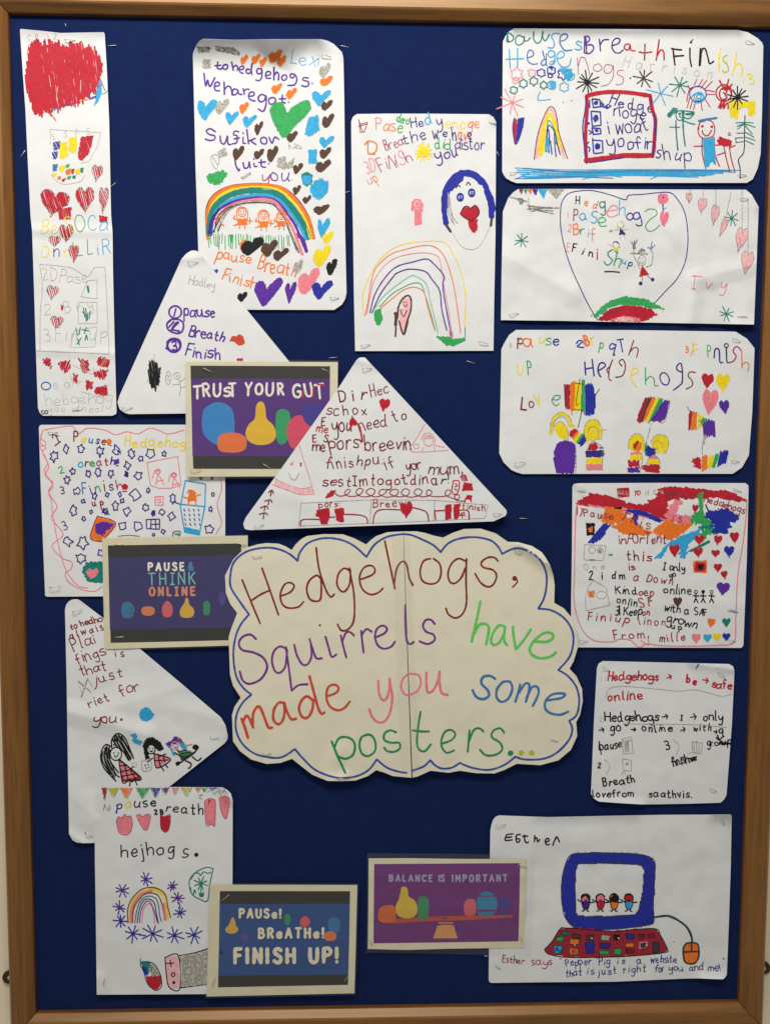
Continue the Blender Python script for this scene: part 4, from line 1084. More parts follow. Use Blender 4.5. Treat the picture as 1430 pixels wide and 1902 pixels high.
F('p', '0,1330 60,1315 110,1325 120,1345 0,1350', 10, 2.2, .6); F('y', '0,1350 125,1345 120,1400 0,1400', 5, 2.8, .55); F('r', '-20,1410 90,1405 95,1470 -20,1470', 85, 2.4, .75, 3); F('v', '-30,1480 90,1475 85,1525 -30,1525', 8, 2.8, .6, 3)
part('figure_drawing')
F('p', '190,1385 240,1350 290,1385', 10, 2.2, .6); F('y', '160,1440 190,1385 295,1400 300,1440', 8, 2.8, .55); F('r', '140,1455 300,1450 290,1525 150,1515', 8, 3, .6, 4, 3); S('a', .9, '165,1440 190,1380 240,1350 290,1385 305,1440|100,1510 125,1400 110,1320')
flag((('d', '600,930 630,920 615,1090 590,1090', 92), ('o', '635,925 680,930 675,1080 620,1090', 92), ('y', '685,945 735,960 725,1060 680,1075', 92), ('g', '735,985 785,985 775,1050 730,1050', 60), ('v', '740,1060 790,1005 860,1010 865,1150 740,1130', 88)))
S('a', 1.4, '580,855 605,900|760,1140 735,1250 738,1340|775,1140 750,1240|700,990 710,1010 730,990')
flag((('r', '640,1390 715,1380 720,1490 660,1470', 20), ('o', '735,1370 785,1355 780,1490 730,1490', 90), ('y', '800,1370 850,1370 830,1460 790,1465', 88), ('g', '865,1350 905,1345 860,1470 835,1465', -75), ('b', '915,1330 1000,1310 975,1420 890,1450', -78)))
heart('r', 787, 595, 120, 160, 6, 70, 2.6, .52, None); heart('y', 945, 615, 135, 195, 2, 75, 2.6, .6); heart('p', 812, 815, 165, 275, 6, 70, 2.8, .58); heart('v', 962, 862, 100, 150, -8, 75, 2.6, .5)
crop(920, 600, 5.5); staple(245, 1425, -2, 19, 5.5, 2); crop(1170, 600, 5.5); staple(1082, 178, 22, 16, 4.5, 1); staple(1072, 1410, 10, 15, 4)

# ---- square sheet full of writing with the red swoosh
crop(1050, 890, 3.972)
poster('drawn_poster', 'squarish sheet full of small writing under a smeared red, orange and blue swoosh', 'poster',
       '50,55 60,36 95,30 700,27 1325,29 1346,45 1348,80 1335,600 1310,1228 1295,1245 700,1243 85,1241 40,1150 40,950 47,500', 1.4, 27.1, 2.2, lift=[(50, 30, 110, 60, 18, 2)], fold=[(60, 900, 1300, 930, 30, .8)])
part('swoosh_drawing')
F('p', '95,185 300,170 450,210 700,270 820,150 860,160 800,260 940,280 880,350 800,310 640,300 400,220 150,195', 15, 4, .6, 4); F('r', '90,185 200,112 330,125 480,185 600,190 650,150 720,75 780,60 1000,80 1200,90 1325,150 1260,160 1080,130 860,140 760,150 730,200 720,290 600,240 420,205 260,195', 18, 4.2, .58, 6, 4)
F('d', '770,100 850,95 830,140 940,140 900,115 790,85', 70, 3.6, .7, 4); F('d', '730,100 790,80 800,140 750,150', 40, 3.6, .6, 3)
F('o', '300,215 400,215 480,300 370,330 270,320 260,280', 110, 4, .6, 4); F('o', '350,350 480,280 560,360 640,380 600,410 420,400', 15, 4, .6, 5); F('o', '640,380 740,300 850,330 935,330 880,380 780,450 720,420', 135, 4, .6, 5)
F('b', '430,225 560,235 720,300 680,315 560,265 450,240', 15, 3, .6, 4); F('b', '500,240 540,240 525,345 505,330', 85, 3, .6); F('b', '165,470 280,320 325,345 260,440 210,470', 130, 3.2, .62, 4)
F('k', '360,205 420,210 410,225 365,220', 10, 2.6, .6)
F('g', '970,110 1010,110 1015,250 1080,330 1100,390 1030,430 980,400 1040,380 1000,330 920,310 960,250 990,220', 75, 4, .6, 5); F('t', '980,340 1085,340 1080,365 980,365', 80, 2.4, .8, 3); F('b', '1020,250 1200,220 1270,290 1200,330 1190,400 1110,400 1090,330', 12, 3.6, .6, 6, 4); F('b', '1030,170 1060,250 1040,240 1020,190', 70, 2.6, 1, 5)
F('c', '665,575 760,470 850,420 970,380 1000,370 950,440 900,480 880,580 850,580 840,510 760,490 700,590', 140, 3.8, .58, 4); F('t', '880,550 1000,480 1065,445 1060,465 940,530', -28, 3.2, .55, 2)
part('flag_drawing'); F('r', '385,70 465,65 465,130 390,130', 8, 1.8, 1.1, 2); S('r', 1.4, '380,70 465,65 468,125 388,135 380,70|430,70 440,130', False, True)
part('border_line')
S('p', 1.6, '100,185 80,210 70,400 65,700 60,850 80,1000 130,1120 210,1190 340,1200 400,1180 480,1190 540,1240 600,1215 700,1228 900,1232 1120,1225 1240,1200 1255,1000 1270,700 1310,450 1335,180 1300,140|555,1190 610,1225 605,1165')
part('lettering')
T('r', 'TO', 505, 120, 545, 118, 30, 1.9); T('S', 'HON', 590, 118, 720, 112, 32, 1.3); T('d', 'Hedgehogs', 1020, 165, 1315, 255, 55, 1.8)
T('d', '1)Pause', 85, 265, 350, 300, 58, 1.9); T('d', 'This', 400, 300, 620, 370, 75, 1.9); T('d', 'is', 785, 310, 850, 320, 65, 1.8); T('d', 'inPOrTent', 400, 478, 740, 470, 75, 2.0); T('R', 'this', 450, 590, 630, 610, 75, 2.2); T('R', 'is', 470, 670, 512, 668, 60, 2)
T('e', 'One', 140, 670, 285, 665, 50, 1.5); T('k', '2 i dm', 175, 742, 435, 735, 55, 2.2); T('d', 'a Down', 500, 748, 790, 775, 60, 2); T('k', 'Kind', 370, 840, 525, 850, 62, 2.2); T('d', 'oep', 535, 860, 650, 860, 60, 2); T('k', 'onlin', 375, 905, 525, 940, 55, 2.0); T('d', 'SF', 548, 945, 645, 925, 68, 2); T('k', '31 Keep', 365, 1000, 560, 1005, 65, 2.2); T('d', 'on', 565, 1005, 620, 1005, 48, 1.9)
T('d', 'Finiup', 165, 1035, 460, 1060, 62, 2.0); T('d', 'linon', 545, 1075, 735, 1075, 58, 1.9); T('d', 'From,', 360, 1180, 610, 1165, 65, 2); T('d', 'mille', 690, 1195, 880, 1195, 58, 2.1)
T('k', 'I only', 715, 670, 880, 680, 55, 2.2); T('k', 'go', 765, 725, 815, 715, 45, 2); T('k', 'online', 725, 840, 925, 850, 62, 2.1); T('k', 'with a', 725, 965, 910, 1000, 62, 2.1); T('k', 'SAF', 950, 1005, 1045, 1003, 50, 2); T('k', 'grown', 745, 1050, 965, 1100, 75, 2.2); T('k', 'up', 780, 1100, 855, 1115, 45, 2.1)
part('icon_drawing'); F('k', '150,325 215,325 210,410 155,415', 85, 2.6, .5); F('o', '165,365 200,345 200,390 170,390', 30, 2, .7)
part('screen_drawing'); S('S', 1.0, '140,482 300,492 275,600 135,595 140,482', False, True); oval('S', .9, 195, 522, 25, 24); oval('a', 1.1, 255, 525, 20, 20); F('a', '245,515 268,515 262,540 248,540', 60, 1.4, .9); S('n', 1.6, '180,596 212,596')
part('dash'); S('g', 3.2, '320,558 342,558')
part('shape_drawing'); S('S', 1.0, '205,745 300,800 325,930 150,970 145,870 170,790 205,745', False, True); F('o', '165,825 215,820 210,870 170,875', 50, 1.2, 1.3); oval('S', .9, 262, 855, 38, 28)
part('flag_drawing'); F('o', '940,605 1040,600 1040,690 942,690', 5, 2.6, .6); F('r', '955,615 1030,615 1030,680 955,680', 85, 2.8, .5); F('k', '975,630 1015,630 1010,665 980,665', 30, 2.8, .5)
for col, x, y, w_, h_, r in (('r', 955, 218, 50, 60, 0), ('r', 803, 530, 75, 100, -5), ('r', 985, 450, 75, 75, 0), ('r', 1122, 450, 60, 75, 8), ('r', 1245, 432, 65, 85, -5), ('r', 976, 542, 70, 75, 0), ('r', 1105, 550, 65, 55, 0), ('b', 1205, 535, 75, 85, 0), ('r', 1122, 655, 60, 65, 0), ('r', 1170, 705, 48, 60, -10), ('v', 1160, 812, 95, 105, 5), ('w', 825, 908, 65, 75, 0), ('o', 1072, 1062, 60, 70, 8), ('t', 1185, 1060, 60, 70, 0), ('p', 962, 1178, 65, 75, 0), ('c', 1045, 1175, 60, 65, 0), ('y', 1115, 1168, 60, 60, 0), ('b', 1185, 1165, 55, 60, 0)):
    heart(col, x, y, w_, h_, r, None, 2.2, .58)
for x, f_ in ((960, 0), (1013, 1), (1075, 0)):
    part('stick_figure_drawing')
    (dot('k', x, 830, 3.4) if f_ else oval('k', 1.4, x, 832, 11, 12)); S('k', 2.0, '%g,845 %g,880|%g,860 %g,862|%g,880 %g,908|%g,880 %g,912' % (x, x, x - 20, x + 22, x, x - 14, x, x + 16))
part('stain'); S('B', 1.6, '1200,970 1230,980 1270,985'); S('B', 1.0, '1215,962 1250,975')
staple(115, 85, 10, 15, 1.6, 1.2); staple(1265, 82, 22, 16, 3.5); staple(130, 1190, 10, 15, 4.5); staple(1228, 1190, 14, 14, 3.5)

# ---- small square note in black and red pen
crop(1080, 1210, 4.469)
poster('note', 'small square note with rounded corners, red heading and black pen writing with arrows', 'poster',
       '125,140 140,100 175,80 700,92 1220,104 1255,125 1266,160 1245,600 1200,1190 1180,1230 1150,1256 850,1265 500,1270 300,1258 140,1246 100,1220 76,1180 100,600', 1.4, 33.3, 2.4, lift=[(140, 1246, 500, 1270, 20, 3), (900, 98, 1266, 150, 16, 3)])
part('lettering')
T('e', '1)', 165, 245, 195, 245, 40, 1.2); T('r', 'Hedgehogs', 215, 238, 630, 240, 75, 2.7); T('r', '>', 710, 245, 775, 235, 80, 2.4); T('r', 'be', 865, 250, 950, 275, 65, 3.2); T('r', '>', 998, 270, 1060, 275, 80, 2.4); T('r', 'safe', 1080, 300, 1240, 310, 75, 2.7); T('r', 'online', 215, 405, 500, 395, 75, 2.8)
T('a', '.', 165, 410, 170, 410, 60, 1.4); T('e', '2)', 150, 585, 180, 585, 40, 1.2); T('k', 'Hedgehogs', 195, 582, 635, 575, 75, 2.6); T('k', '>', 670, 575, 745, 575, 90, 2.2); T('k', 'I', 818, 572, 860, 572, 50, 2.4); T('k', '>', 905, 572, 980, 568, 90, 2.2); T('k', 'only', 1005, 572, 1170, 575, 75, 2.4)
T('k', '>', 145, 680, 190, 680, 80, 2.2); T('k', 'go', 238, 665, 318, 660, 70, 2.4); T('k', '>', 405, 675, 460, 675, 70, 2.6); T('k', 'online', 498, 662, 750, 668, 70, 2.4); T('k', '>', 815, 680, 878, 678, 80, 2.2); T('k', 'with', 925, 660, 1070, 660, 55, 2.3); T('k', '>', 1085, 685, 1125, 685, 60, 2.2); T('k', 'q', 1140, 685, 1175, 685, 75, 2.4)
S('k', 2.4, '1125,695 1140,735|1115,715 1140,735 1160,715'); T('k', '1pause', 145, 820, 330, 795, 70, 2.4); T('k', '3', 702, 815, 740, 812, 70, 2.4); S('e', 1.2, '755,735 805,780 780,865'); T('k', 'gronup', 1040, 785, 1235, 770, 60, 2.2); S('k', 3.6, '1150,765 1200,760 1235,768')
T('k', 'finish', 755, 960, 890, 920, 80, 2.4); F('k', '890,885 950,870 950,905 905,915', 30, 2.2, .7); T('k', '2', 135, 965, 185, 965, 40, 2.2); S('e', 1.2, '185,895 230,945 205,1015'); T('k', 'Breath', 180, 1122, 440, 1085, 65, 2.6); T('k', 'lovefrom', 95, 1205, 425, 1205, 62, 2.3); T('k', 'saathvis.', 555, 1208, 910, 1215, 62, 2.3)
part('pencil_line'); S('S', 1.0, '200,380 230,310 350,290 600,310 800,330 950,320 1150,370 1240,355|350,600 600,605 900,608 1200,630')
part('icon_drawing'); S('S', 1.2, '335,725 410,710 425,845 345,850 335,725|355,740 360,830|385,730 390,830|340,745 415,735', False, True); F('S', '360,740 380,735 385,830 362,830', 88, 1.4, 1.2)
part('icon_drawing'); S('S', 1.2, '335,890 410,905 410,995 345,985 335,890|345,990 330,1030|355,990 360,1025', False, True); blob('S', 373, 935, 28, 32, 0, 40, 1.3, .9)
part('icon_drawing'); S('S', 1.2, '915,750 1000,760 990,850 920,840 915,750|930,760 935,840|950,745 955,840|975,765 970,845|885,850 910,835', False, True)
part('stain'); S('B', 2.4, '970,105 955,130 960,120'); S('B', 1.2, '945,150 955,130')
staple(205, 145, 30, 16, 4); staple(1155, 188, 35, 15, 3.5, 1.5); staple(1090, 1148, 25, 14, 4)

# ---- landscape sheet with the big computer
crop(890, 1500, 5.5)
poster('drawn_poster', 'landscape sheet with a big blue computer, red keyboard and orange mouse drawn on it', 'poster',
       '200,80 165,95 140,125 122,180 112,240 105,700 100,1200 95,1760 105,1785 125,1791 700,1784 1375,1779 1800,1760 2100,1747 2245,1745 2400,1752 2485,1754 2508,1735 2525,1705 2545,1200 2565,600 2575,85 2565,72 1900,74 1375,84 700,98', 1.4, 39.7, 2.6,
       lift=[(2565, 72, 2400, 60, 26, 8), (2485, 1754, 2300, 1750, 24, 5), (600, 85, 1600, 75, 22, 3)], fold=[(300, 350, 1700, 350, 50, 1.5)])
part('lettering')
S('k', 2.4, '345,270 285,275 270,300 265,335 335,330|280,305 330,300|420,275 380,282 375,330 385,355 410,345 412,322 385,318'); S('k', 2.4, '460,280 465,340 485,360 500,350|440,295 495,290|565,285 562,350|562,325 585,308 595,350 617,325'); S('k', 2.4, '675,350 710,340 705,315 680,322 672,352 690,382 715,375|750,385 765,340 780,320|770,335 790,298 818,352'); T('d', 'Esther', 232, 1585, 455, 1595, 70, 1.6); T('m', 'says', 530, 1610, 740, 1610, 85, 1.8); T('m', '"', 810, 1600, 840, 1600, 60, 1.4)
T('n', 'Pepper', 885, 1620, 1140, 1600, 75, 1.7); T('m', '"', 1195, 1590, 1215, 1590, 70, 1.4); T('n', 'Pig', 1220, 1605, 1330, 1605, 75, 1.7); T('n', 'is', 1410, 1595, 1482, 1595, 70, 1.7); T('n', 'a', 1605, 1590, 1650, 1590, 75, 1.7); T('n', 'website', 1745, 1588, 2010, 1580, 75, 1.7)
T('n', 'that', 880, 1730, 1040, 1715, 75, 1.8); T('n', 'is', 1100, 1705, 1170, 1705, 75, 1.7); T('n', 'just', 1210, 1705, 1395, 1700, 75, 1.7); T('n', 'right', 1470, 1690, 1695, 1680, 75, 1.7); T('n', 'for', 1790, 1680, 1890, 1675, 80, 1.7); T('n', 'you', 1935, 1670, 2080, 1670, 75, 1.7); T('n', 'and', 2140, 1665, 2285, 1660, 75, 1.7); T('n', 'me!', 2330, 1670, 2460, 1665, 80, 1.7); T('n', '"', 2485, 1600, 2515, 1600, 60, 1.5)
part('computer_drawing')
F('b', '835,860 850,700 890,560 950,475 1000,470 1060,570 1000,575 985,640 975,850 985,1060 1000,1110 1010,1200 940,1205 880,1130 850,1000', 88, 4.6, .45, 1); F('b', '950,475 1100,465 1375,465 1615,476 1745,512 1790,565 1785,640 1685,640 1665,600 1605,576 1375,565 1200,570 1010,572', 2, 4.6, .45, 2)
F('b', '1690,600 1790,565 1790,700 1775,1000 1778,1150 1755,1190 1600,1200 1595,1090 1635,1020 1670,850', 88, 4.6, .45, 1); F('b', '900,1150 1000,1105 1200,1118 1375,1112 1595,1092 1770,1100 1770,1180 1625,1213 1375,1240 1100,1240 960,1215', 178, 4.6, .45, 2)
S('i', 1.4, '840,880 845,720 885,560 945,478 1100,465 1375,463 1610,474 1745,508 1792,565 1790,700 1775,1000 1782,1150 1755,1192 1625,1215 1375,1243 1100,1240 950,1210 870,1110 845,980 838,880|990,600 1010,572 1200,568 1375,564 1605,576 1668,602 1686,640 1670,850 1637,1020 1595,1092 1375,1110 1200,1115 1005,1108 980,1050 970,850 985,620')
S('i', .9, '|'.join('%g,%g %g,%g' % (x, y, x + random.uniform(-4, 10), y + dy) for x, y, dy in [(1000 + 75 * i, 466 + (i % 2) * 2, -14) for i in range(9)] + [(1040 + 68 * i, 1240 - i * 3, 14) for i in range(10)] + [(1060 + 65 * i, 566, 12) for i in range(8)] + [(1060 + 60 * i, 1113, -13) for i in range(8)]))
part('keyboard_drawing')
F('d', '665,1450 740,1370 830,1240 900,1232 1375,1262 1575,1246 1800,1240 1850,1310 1915,1450 1890,1478 1675,1503 1375,1522 900,1525 700,1495', 3, 4.2, .5, 1); S('k', 1.6, '665,1450 740,1370 825,1240 900,1232 1375,1264 1575,1246 1800,1240 1850,1310 1920,1450 1893,1480 1675,1506 1375,1525 900,1530 710,1495 665,1450')
for col, s in (('t', '835,1265 910,1270 900,1300 850,1305'), ('g', '785,1320 865,1315 855,1365 785,1370'), ('c', '755,1410 845,1415 840,1490 765,1490'), ('w', '950,1285 1040,1300 1030,1340 950,1330'), ('o', '925,1340 1020,1345 1015,1400 920,1395'), ('o', '918,1435 1010,1440 1005,1500 920,1500'), ('i', '1095,1305 1165,1300 1165,1360 1090,1360'), ('b', '1075,1380 1170,1375 1165,1490 1090,1490'), ('S', '1245,1300 1335,1305 1325,1360 1240,1355'), ('n', '1225,1380 1340,1390 1320,1440 1230,1435'), ('g', '1220,1460 1330,1465 1320,1505 1225,1500'),
               ('k', '1370,1295 1430,1300 1425,1355 1370,1350'), ('g', '1370,1440 1450,1440 1445,1505 1375,1500'), ('b', '1495,1290 1585,1300 1570,1350 1500,1340'), ('o', '1490,1385 1580,1385 1570,1430 1495,1425'), ('D', '1490,1440 1580,1450 1570,1485 1495,1480'), ('D', '1625,1290 1690,1300 1670,1350 1630,1350'), ('D', '1720,1290 1790,1290 1788,1332 1725,1332'), ('p', '1630,1370 1730,1365 1700,1440 1620,1450'), ('i', '1770,1378 1832,1375 1836,1488 1772,1486'), ('i', '1645,1390 1700,1385 1690,1430 1650,1430')):
    F(col, s, 5, 2.4, .5); S('k', 1.1, s + ' ' + s.split()[0], False, True)
S('W', 1.6, '1140,1330 1155,1340|1415,1330 1425,1340|970,1400 975,1405|1700,1410 1712,1405'); T('k', 'Ma', 780, 1480, 840, 1480, 45, 1.2); T('w', 'o o', 945, 1490, 985, 1490, 60, 1.4)
part('mouse_drawing')
F('o', '2085,1540 2080,1450 2105,1400 2160,1380 2220,1395 2240,1450 2235,1530 2200,1590 2130,1595', 80, 4, .48, .5); S('i', 2.8, '2085,1540 2080,1450 2105,1395 2165,1380 2225,1395 2240,1450 2235,1530 2200,1588 2135,1595 2095,1570 2085,1530|2085,1475 2240,1470|2165,1385 2165,1470')
S('i', 3.4, '1778,1122 1895,1106 1950,1114 2025,1150 2115,1220 2162,1310 2172,1375')
for x, c1, c2 in ((1085, 'n', 'p'), (1235, 'r', 'p'), (1375, 'o', 'o'), (1525, 'c', 'r')):
    part('stick_figure_drawing')
    y = 948
    dot('k', x, y - 22, 9.6); dot(c2, x + 2, y - 16, 7.4); F(c1, '%g,%g %g,%g %g,%g %g,%g' % (x - 46, y + 15, x + 46, y + 15, x + 26, y + 85, x - 26, y + 85), 10, 2.6, .5); S('k', 2.0, '%g,%g %g,%g|%g,%g %g,%g|%g,%g %g,%g %g,%g|%g,%g %g,%g %g,%g' % (x - 34, y + 22, x - 84, y - 8, x + 34, y + 22, x + 84, y + 20, x - 14, y + 85, x - 16, y + 105, x - 38, y + 108, x + 14, y + 85, x + 14, y + 108, x + 32, y + 110)); S('k', 1.4, '%g,%g %g,%g %g,%g' % (x - 14, y - 8, x, y + 2, x + 16, y - 10)); S('k', 1.3, '%g,%g %g,%g %g,%g %g,%g %g,%g' % (x - 38, y + 15, x - 22, y + 85, x + 22, y + 85, x + 38, y + 15, x - 38, y + 15))
part('dots'); dot('i', 1983, 1372, 1.0)
staple(220, 170, -2, 18, 4.5, 1.5); staple(190, 1625, 40, 13, 2.5); staple(2482, 140, 50, 12, 2, 1)
# ---- triangle with the three numbered words
crop(200, 450, 3.972)
poster('triangle_poster', 'white triangle with three circled numbers and words in purple pen', 'poster',
       '545,125 580,85 615,63 640,60 662,65 700,105 900,345 1025,495 1340,880 1580,1160 1590,1210 1540,1258 1400,1262 580,1263 300,1266 160,1268 120,1255 90,1230 75,1180 90,1130 310,640 430,380', 3.2, 45.3, 1.2, lift=[(545, 125, 700, 105, 20, 2)])
part('lettering')
T('S', 'Hadley', 600, 305, 790, 345, 62, 1.2); T('v', 'pause', 565, 548, 790, 550, 95, 2.8); T('v', 'Breath', 600, 690, 855, 730, 80, 2.8); T('v', 'Finish', 572, 835, 830, 865, 85, 2.8)
part('number_drawing')
oval('v', 2.8, 500, 515, 46, 45); S('v', 2.6, '505,490 490,545')
S('v', 2.8, '440,600 470,570 530,572 560,600 552,655 510,672 450,645 440,600 465,580|470,650 500,600 525,590 480,640 530,655|455,625 490,585'); S('v', 3, '440,735 470,712 520,715 540,750 520,800 480,810 445,790 432,780|440,740 445,790'); S('v', 2.6, '475,740 500,730 505,755 485,765 512,770 505,795 480,790'); oval('v', 4, 490, 762, 48, 46)
part('scribble'); F('O', '900,725 925,690 950,700 965,680 1000,695 1015,740 990,760 960,755 940,735', 30, 2.6, .6); F('r', '952,858 1000,858 998,876 955,875', 80, 1.8, .8)
F('k', '320,880 345,890 395,940 385,1010 350,1090 320,1060 300,1000 305,930', 82, 1.8, .75, 5, 4); S('S', .9, '345,830 345,890|290,1040 300,1010')
part('stick_figure_drawing'); oval('S', 1.1, 450, 1000, 20, 48); oval('S', 1.1, 513, 985, 22, 25); S('S', 1.1, '440,985 455,985 445,1010 460,1020|508,978 520,985 510,995|478,1050 530,1048|525,1010 540,1070 530,1135|530,1030 575,1005|540,1070 580,1065')
staple(632, 150, 0, 17, 5, .6); staple(150, 1221, 0, 18, 4.5, .6)

# ---- big triangle in dark red pen
crop(440, 660, 2.75)
poster('triangle_poster', 'white triangle covered in dark red writing with three picture boxes along its bottom', 'poster',
       '610,25 625,12 640,10 655,12 700,60 960,340 1375,790 1378,805 1370,820 1310,848 700,870 70,893 50,890 40,885 33,860 45,830 240,560 520,165', 7.2, 51.9, 1.3, lift=[(610, 20, 700, 50, 18, 2)], fold=[(300, 620, 330, 860, 14, 1.0), (160, 700, 420, 770, 24, .8)])
part('lettering')
T('D', 'Dir', 525, 240, 660, 225, 62, 2.6); T('D', 'Hec', 685, 215, 775, 190, 58, 1.9); T('R', 's', 455, 300, 490, 298, 65, 2.0); T('D', 'chox', 495, 305, 665, 300, 58, 2.1); T('R', 'E', 430, 360, 465, 355, 45, 2.2); T('D', 'you', 492, 392, 585, 382, 75, 2.4); T('D', 'need', 630, 385, 765, 360, 66, 2.1); T('D', 'to', 805, 345, 868, 328, 56, 2.1)
T('r', 'me', 402, 395, 465, 398, 45, 2); T('D', 'ES', 388, 442, 460, 440, 38, 2.1); T('D', 'me', 390, 488, 452, 488, 52, 2.3); T('D', 'pors', 475, 478, 620, 470, 72, 2.4); T('D', 'breevin', 655, 490, 892, 478, 72, 2.3)
T('D', 'finishpu.', 452, 582, 745, 557, 58, 2.1); T('D', 'if', 765, 580, 812, 572, 62, 2.0); T('D', 'yor', 865, 588, 945, 585, 62, 2.2); T('D', 'mum,', 978, 605, 1150, 605, 70, 2.2); T('D', 'sestImtogotdinar!', 440, 668, 1080, 657, 56, 2.2)
S('r', 3, '628,365 640,440 625,430')
T('d', 'pors:', 422, 778, 525, 770, 36, 1.9); T('d', 'Breevin', 698, 775, 895, 770, 42, 1.9); T('d', 'finish', 1150, 785, 1265, 795, 34, 1.8); T('d', 'up.', 1135, 818, 1165, 820, 28, 1.8)
S('D', 1.9, '115,812 145,805 158,815|140,808 135,835|120,780 150,770 160,785|145,772 140,795|143,745 172,738 180,752|165,740 160,765|162,700 180,688 187,705|178,690 172,718')
part('border_line')
S('d', 1.6, '495,695 520,718 560,712 580,690 565,685 550,705 575,720 620,715 645,690 625,680 608,700 640,722 690,715 705,690 680,680 660,700 700,722 740,715 765,692 740,685 725,705 760,724 810,716 825,692 800,684 780,705 820,722 870,715 880,690 855,682 840,705 880,724 930,716 945,692 920,682 905,705 945,722 985,715 995,695 975,688 970,712 1020,722 1080,715 1090,690 1070,690 1065,712 1100,730 1130,735 1135,715 1112,715 1120,740 1165,745')
part('box_drawing')
S('S', 1.0, '328,755 685,738 1010,740 1282,765 1265,832 900,850 680,858 315,872 328,755|685,738 680,858|1010,740 1005,845', False, True)
S('d', 2.0, '325,870 335,840 420,838|465,828 500,826|545,812 620,815 660,828 668,858|695,858 705,810 740,788 850,790|885,775 940,788 970,805 980,848|1008,790 1015,840|1008,795 1060,792|1138,790 1180,795 1185,838')
part('hand_drawing'); F('r', '408,790 470,780 472,830 460,862 432,865 420,825 405,820', 85, 2.8, .5, 1); F('r', '498,785 545,778 545,810 545,850 515,852 505,815', 85, 2.8, .5, 1)
F('r', '1060,765 1095,760 1092,835 1065,840', 88, 2.8, .5, 1); F('r', '1108,762 1140,758 1130,832 1108,838', 88, 2.8, .5, 1)
F('r', '1150,692 1160,650 1200,655 1205,690 1180,690', 30, 2.6, .55); F('r', '450,725 480,690 505,690 490,720 455,730', 30, 2.2, .6); F('r', '1160,740 1175,715 1200,715 1198,750 1185,735', 60, 2.4, .6); F('r', '1140,620 1165,615 1175,640 1150,645', 60, 1.6, 1); S('r', 1.8, '1140,620 1165,612 1175,640|1105,640 1135,645 1125,705 1098,700 1105,640|1115,655 1125,665 1112,672|1112,682 1122,690')
heart('r', 865, 792, 64, 78, 0, 80, 2.8, .5); heart('r', 752, 255, 55, 68, 10, 75, 2.4, .6); heart('r', 592, 335, 38, 55, 170, 75, 2.4, .6)
part('face_drawing'); S('p', 1.1, '320,460 340,530 370,620 395,710|195,630 260,660 330,680 385,670|180,660 260,690 320,710 395,710|200,635 195,660|230,645 228,672|265,660 262,690|300,672 298,700|340,680 335,705|365,678 362,706'); F('s', '200,640 330,685 385,675 390,705 320,705 190,662', 70, 1.3, 1.3)
F('p', '272,548 288,545 286,562 274,562', 60, 1.4, .9); F('m', '322,550 332,548 330,565 322,565', 60, 1.2, .9); S('S', 1.2, '268,602 275,628 300,635 318,600')
part('figure_drawing'); S('p', 1.1, '960,350 920,420 890,490 1080,485|940,430 960,400 990,400 1010,430 1005,465|1010,460 1060,470'); oval('p', 1.2, 978, 436, 24, 28); oval('p', 1.0, 915, 465, 14, 12); S('p', 1, '950,470 945,488|1005,465 1010,485'); F('s', '960,410 1000,410 1000,425 955,428', 20, 1.4, 1)
staple(665, 68, 0, 17, 5, .6); staple(115, 868, -8, 17, 5, .6); staple(1330, 808, 4, 15, 4.5, .6)

# ---- sheet with the wavy pink border and purple stars
crop(60, 780, 3.865)
poster('drawn_poster', 'white sheet with a wavy pink border and many small purple outlined stars', 'poster',
       '50,55 57,38 70,35 700,34 1100,34 1378,36 1386,480 1386,830 1380,1260 740,1265 110,1269 95,1262 80,900 62,450', 1.4, 57.7, 1.5)
part('border_line')
S('p', 1.5, '75,75 180,55 290,45 330,100 400,60 520,72 600,105 680,85 760,100 840,60 900,70 980,100 1090,72|75,80 60,160 100,200 75,230 120,330 95,400 150,450 120,520 180,620 140,700 215,800 215,840 145,905 215,990 285,1020 280,1070 240,1100 260,1160 350,1215 450,1230 500,1195')
S('p', 1.4, '75,80 65,130 100,160 90,185 60,195 110,300 90,370 130,430 150,480 120,520 140,580 150,680 180,850 215,990 250,1090 330,1190 400,1205'); S('p', 1.5, '1355,420 1360,500 1330,600 1345,680 1360,740 1320,820')
part('lettering')
S('R', 2, '145,105 190,115|170,110 195,160|165,185 205,155|145,108 150,130'); T('RyBnRg', 'Pause', 300, 155, 525, 180, 62, 2.3); T('y', 'Hedgehog', 665, 190, 1100, 195, 75, 2.3)
T('g', '2', 205, 380, 250, 375, 55, 2.0); T('cRgmrn', 'oreath', 335, 340, 590, 325, 62, 2.4); T('v', '3', 210, 535, 262, 530, 52, 2.0); T('BvgRnm', 'Finish', 365, 535, 650, 495, 80, 2.2); T('R', 'up', 435, 620, 515, 612, 48, 2.2); T('v', '3', 232, 790, 280, 785, 62, 2.0)
part('mark_drawing'); dot('o', 553, 155, 5.4); S('k', 1.4, '545,175 570,185'); F('v', '590,290 620,280 625,310 600,320', 40, 2.4, .6); S('v', 2, '605,328 620,330'); dot('r', 668, 480, 5.8); S('r', 2, '650,515 680,512')
part('star_drawing')
rs = random.Random(5)
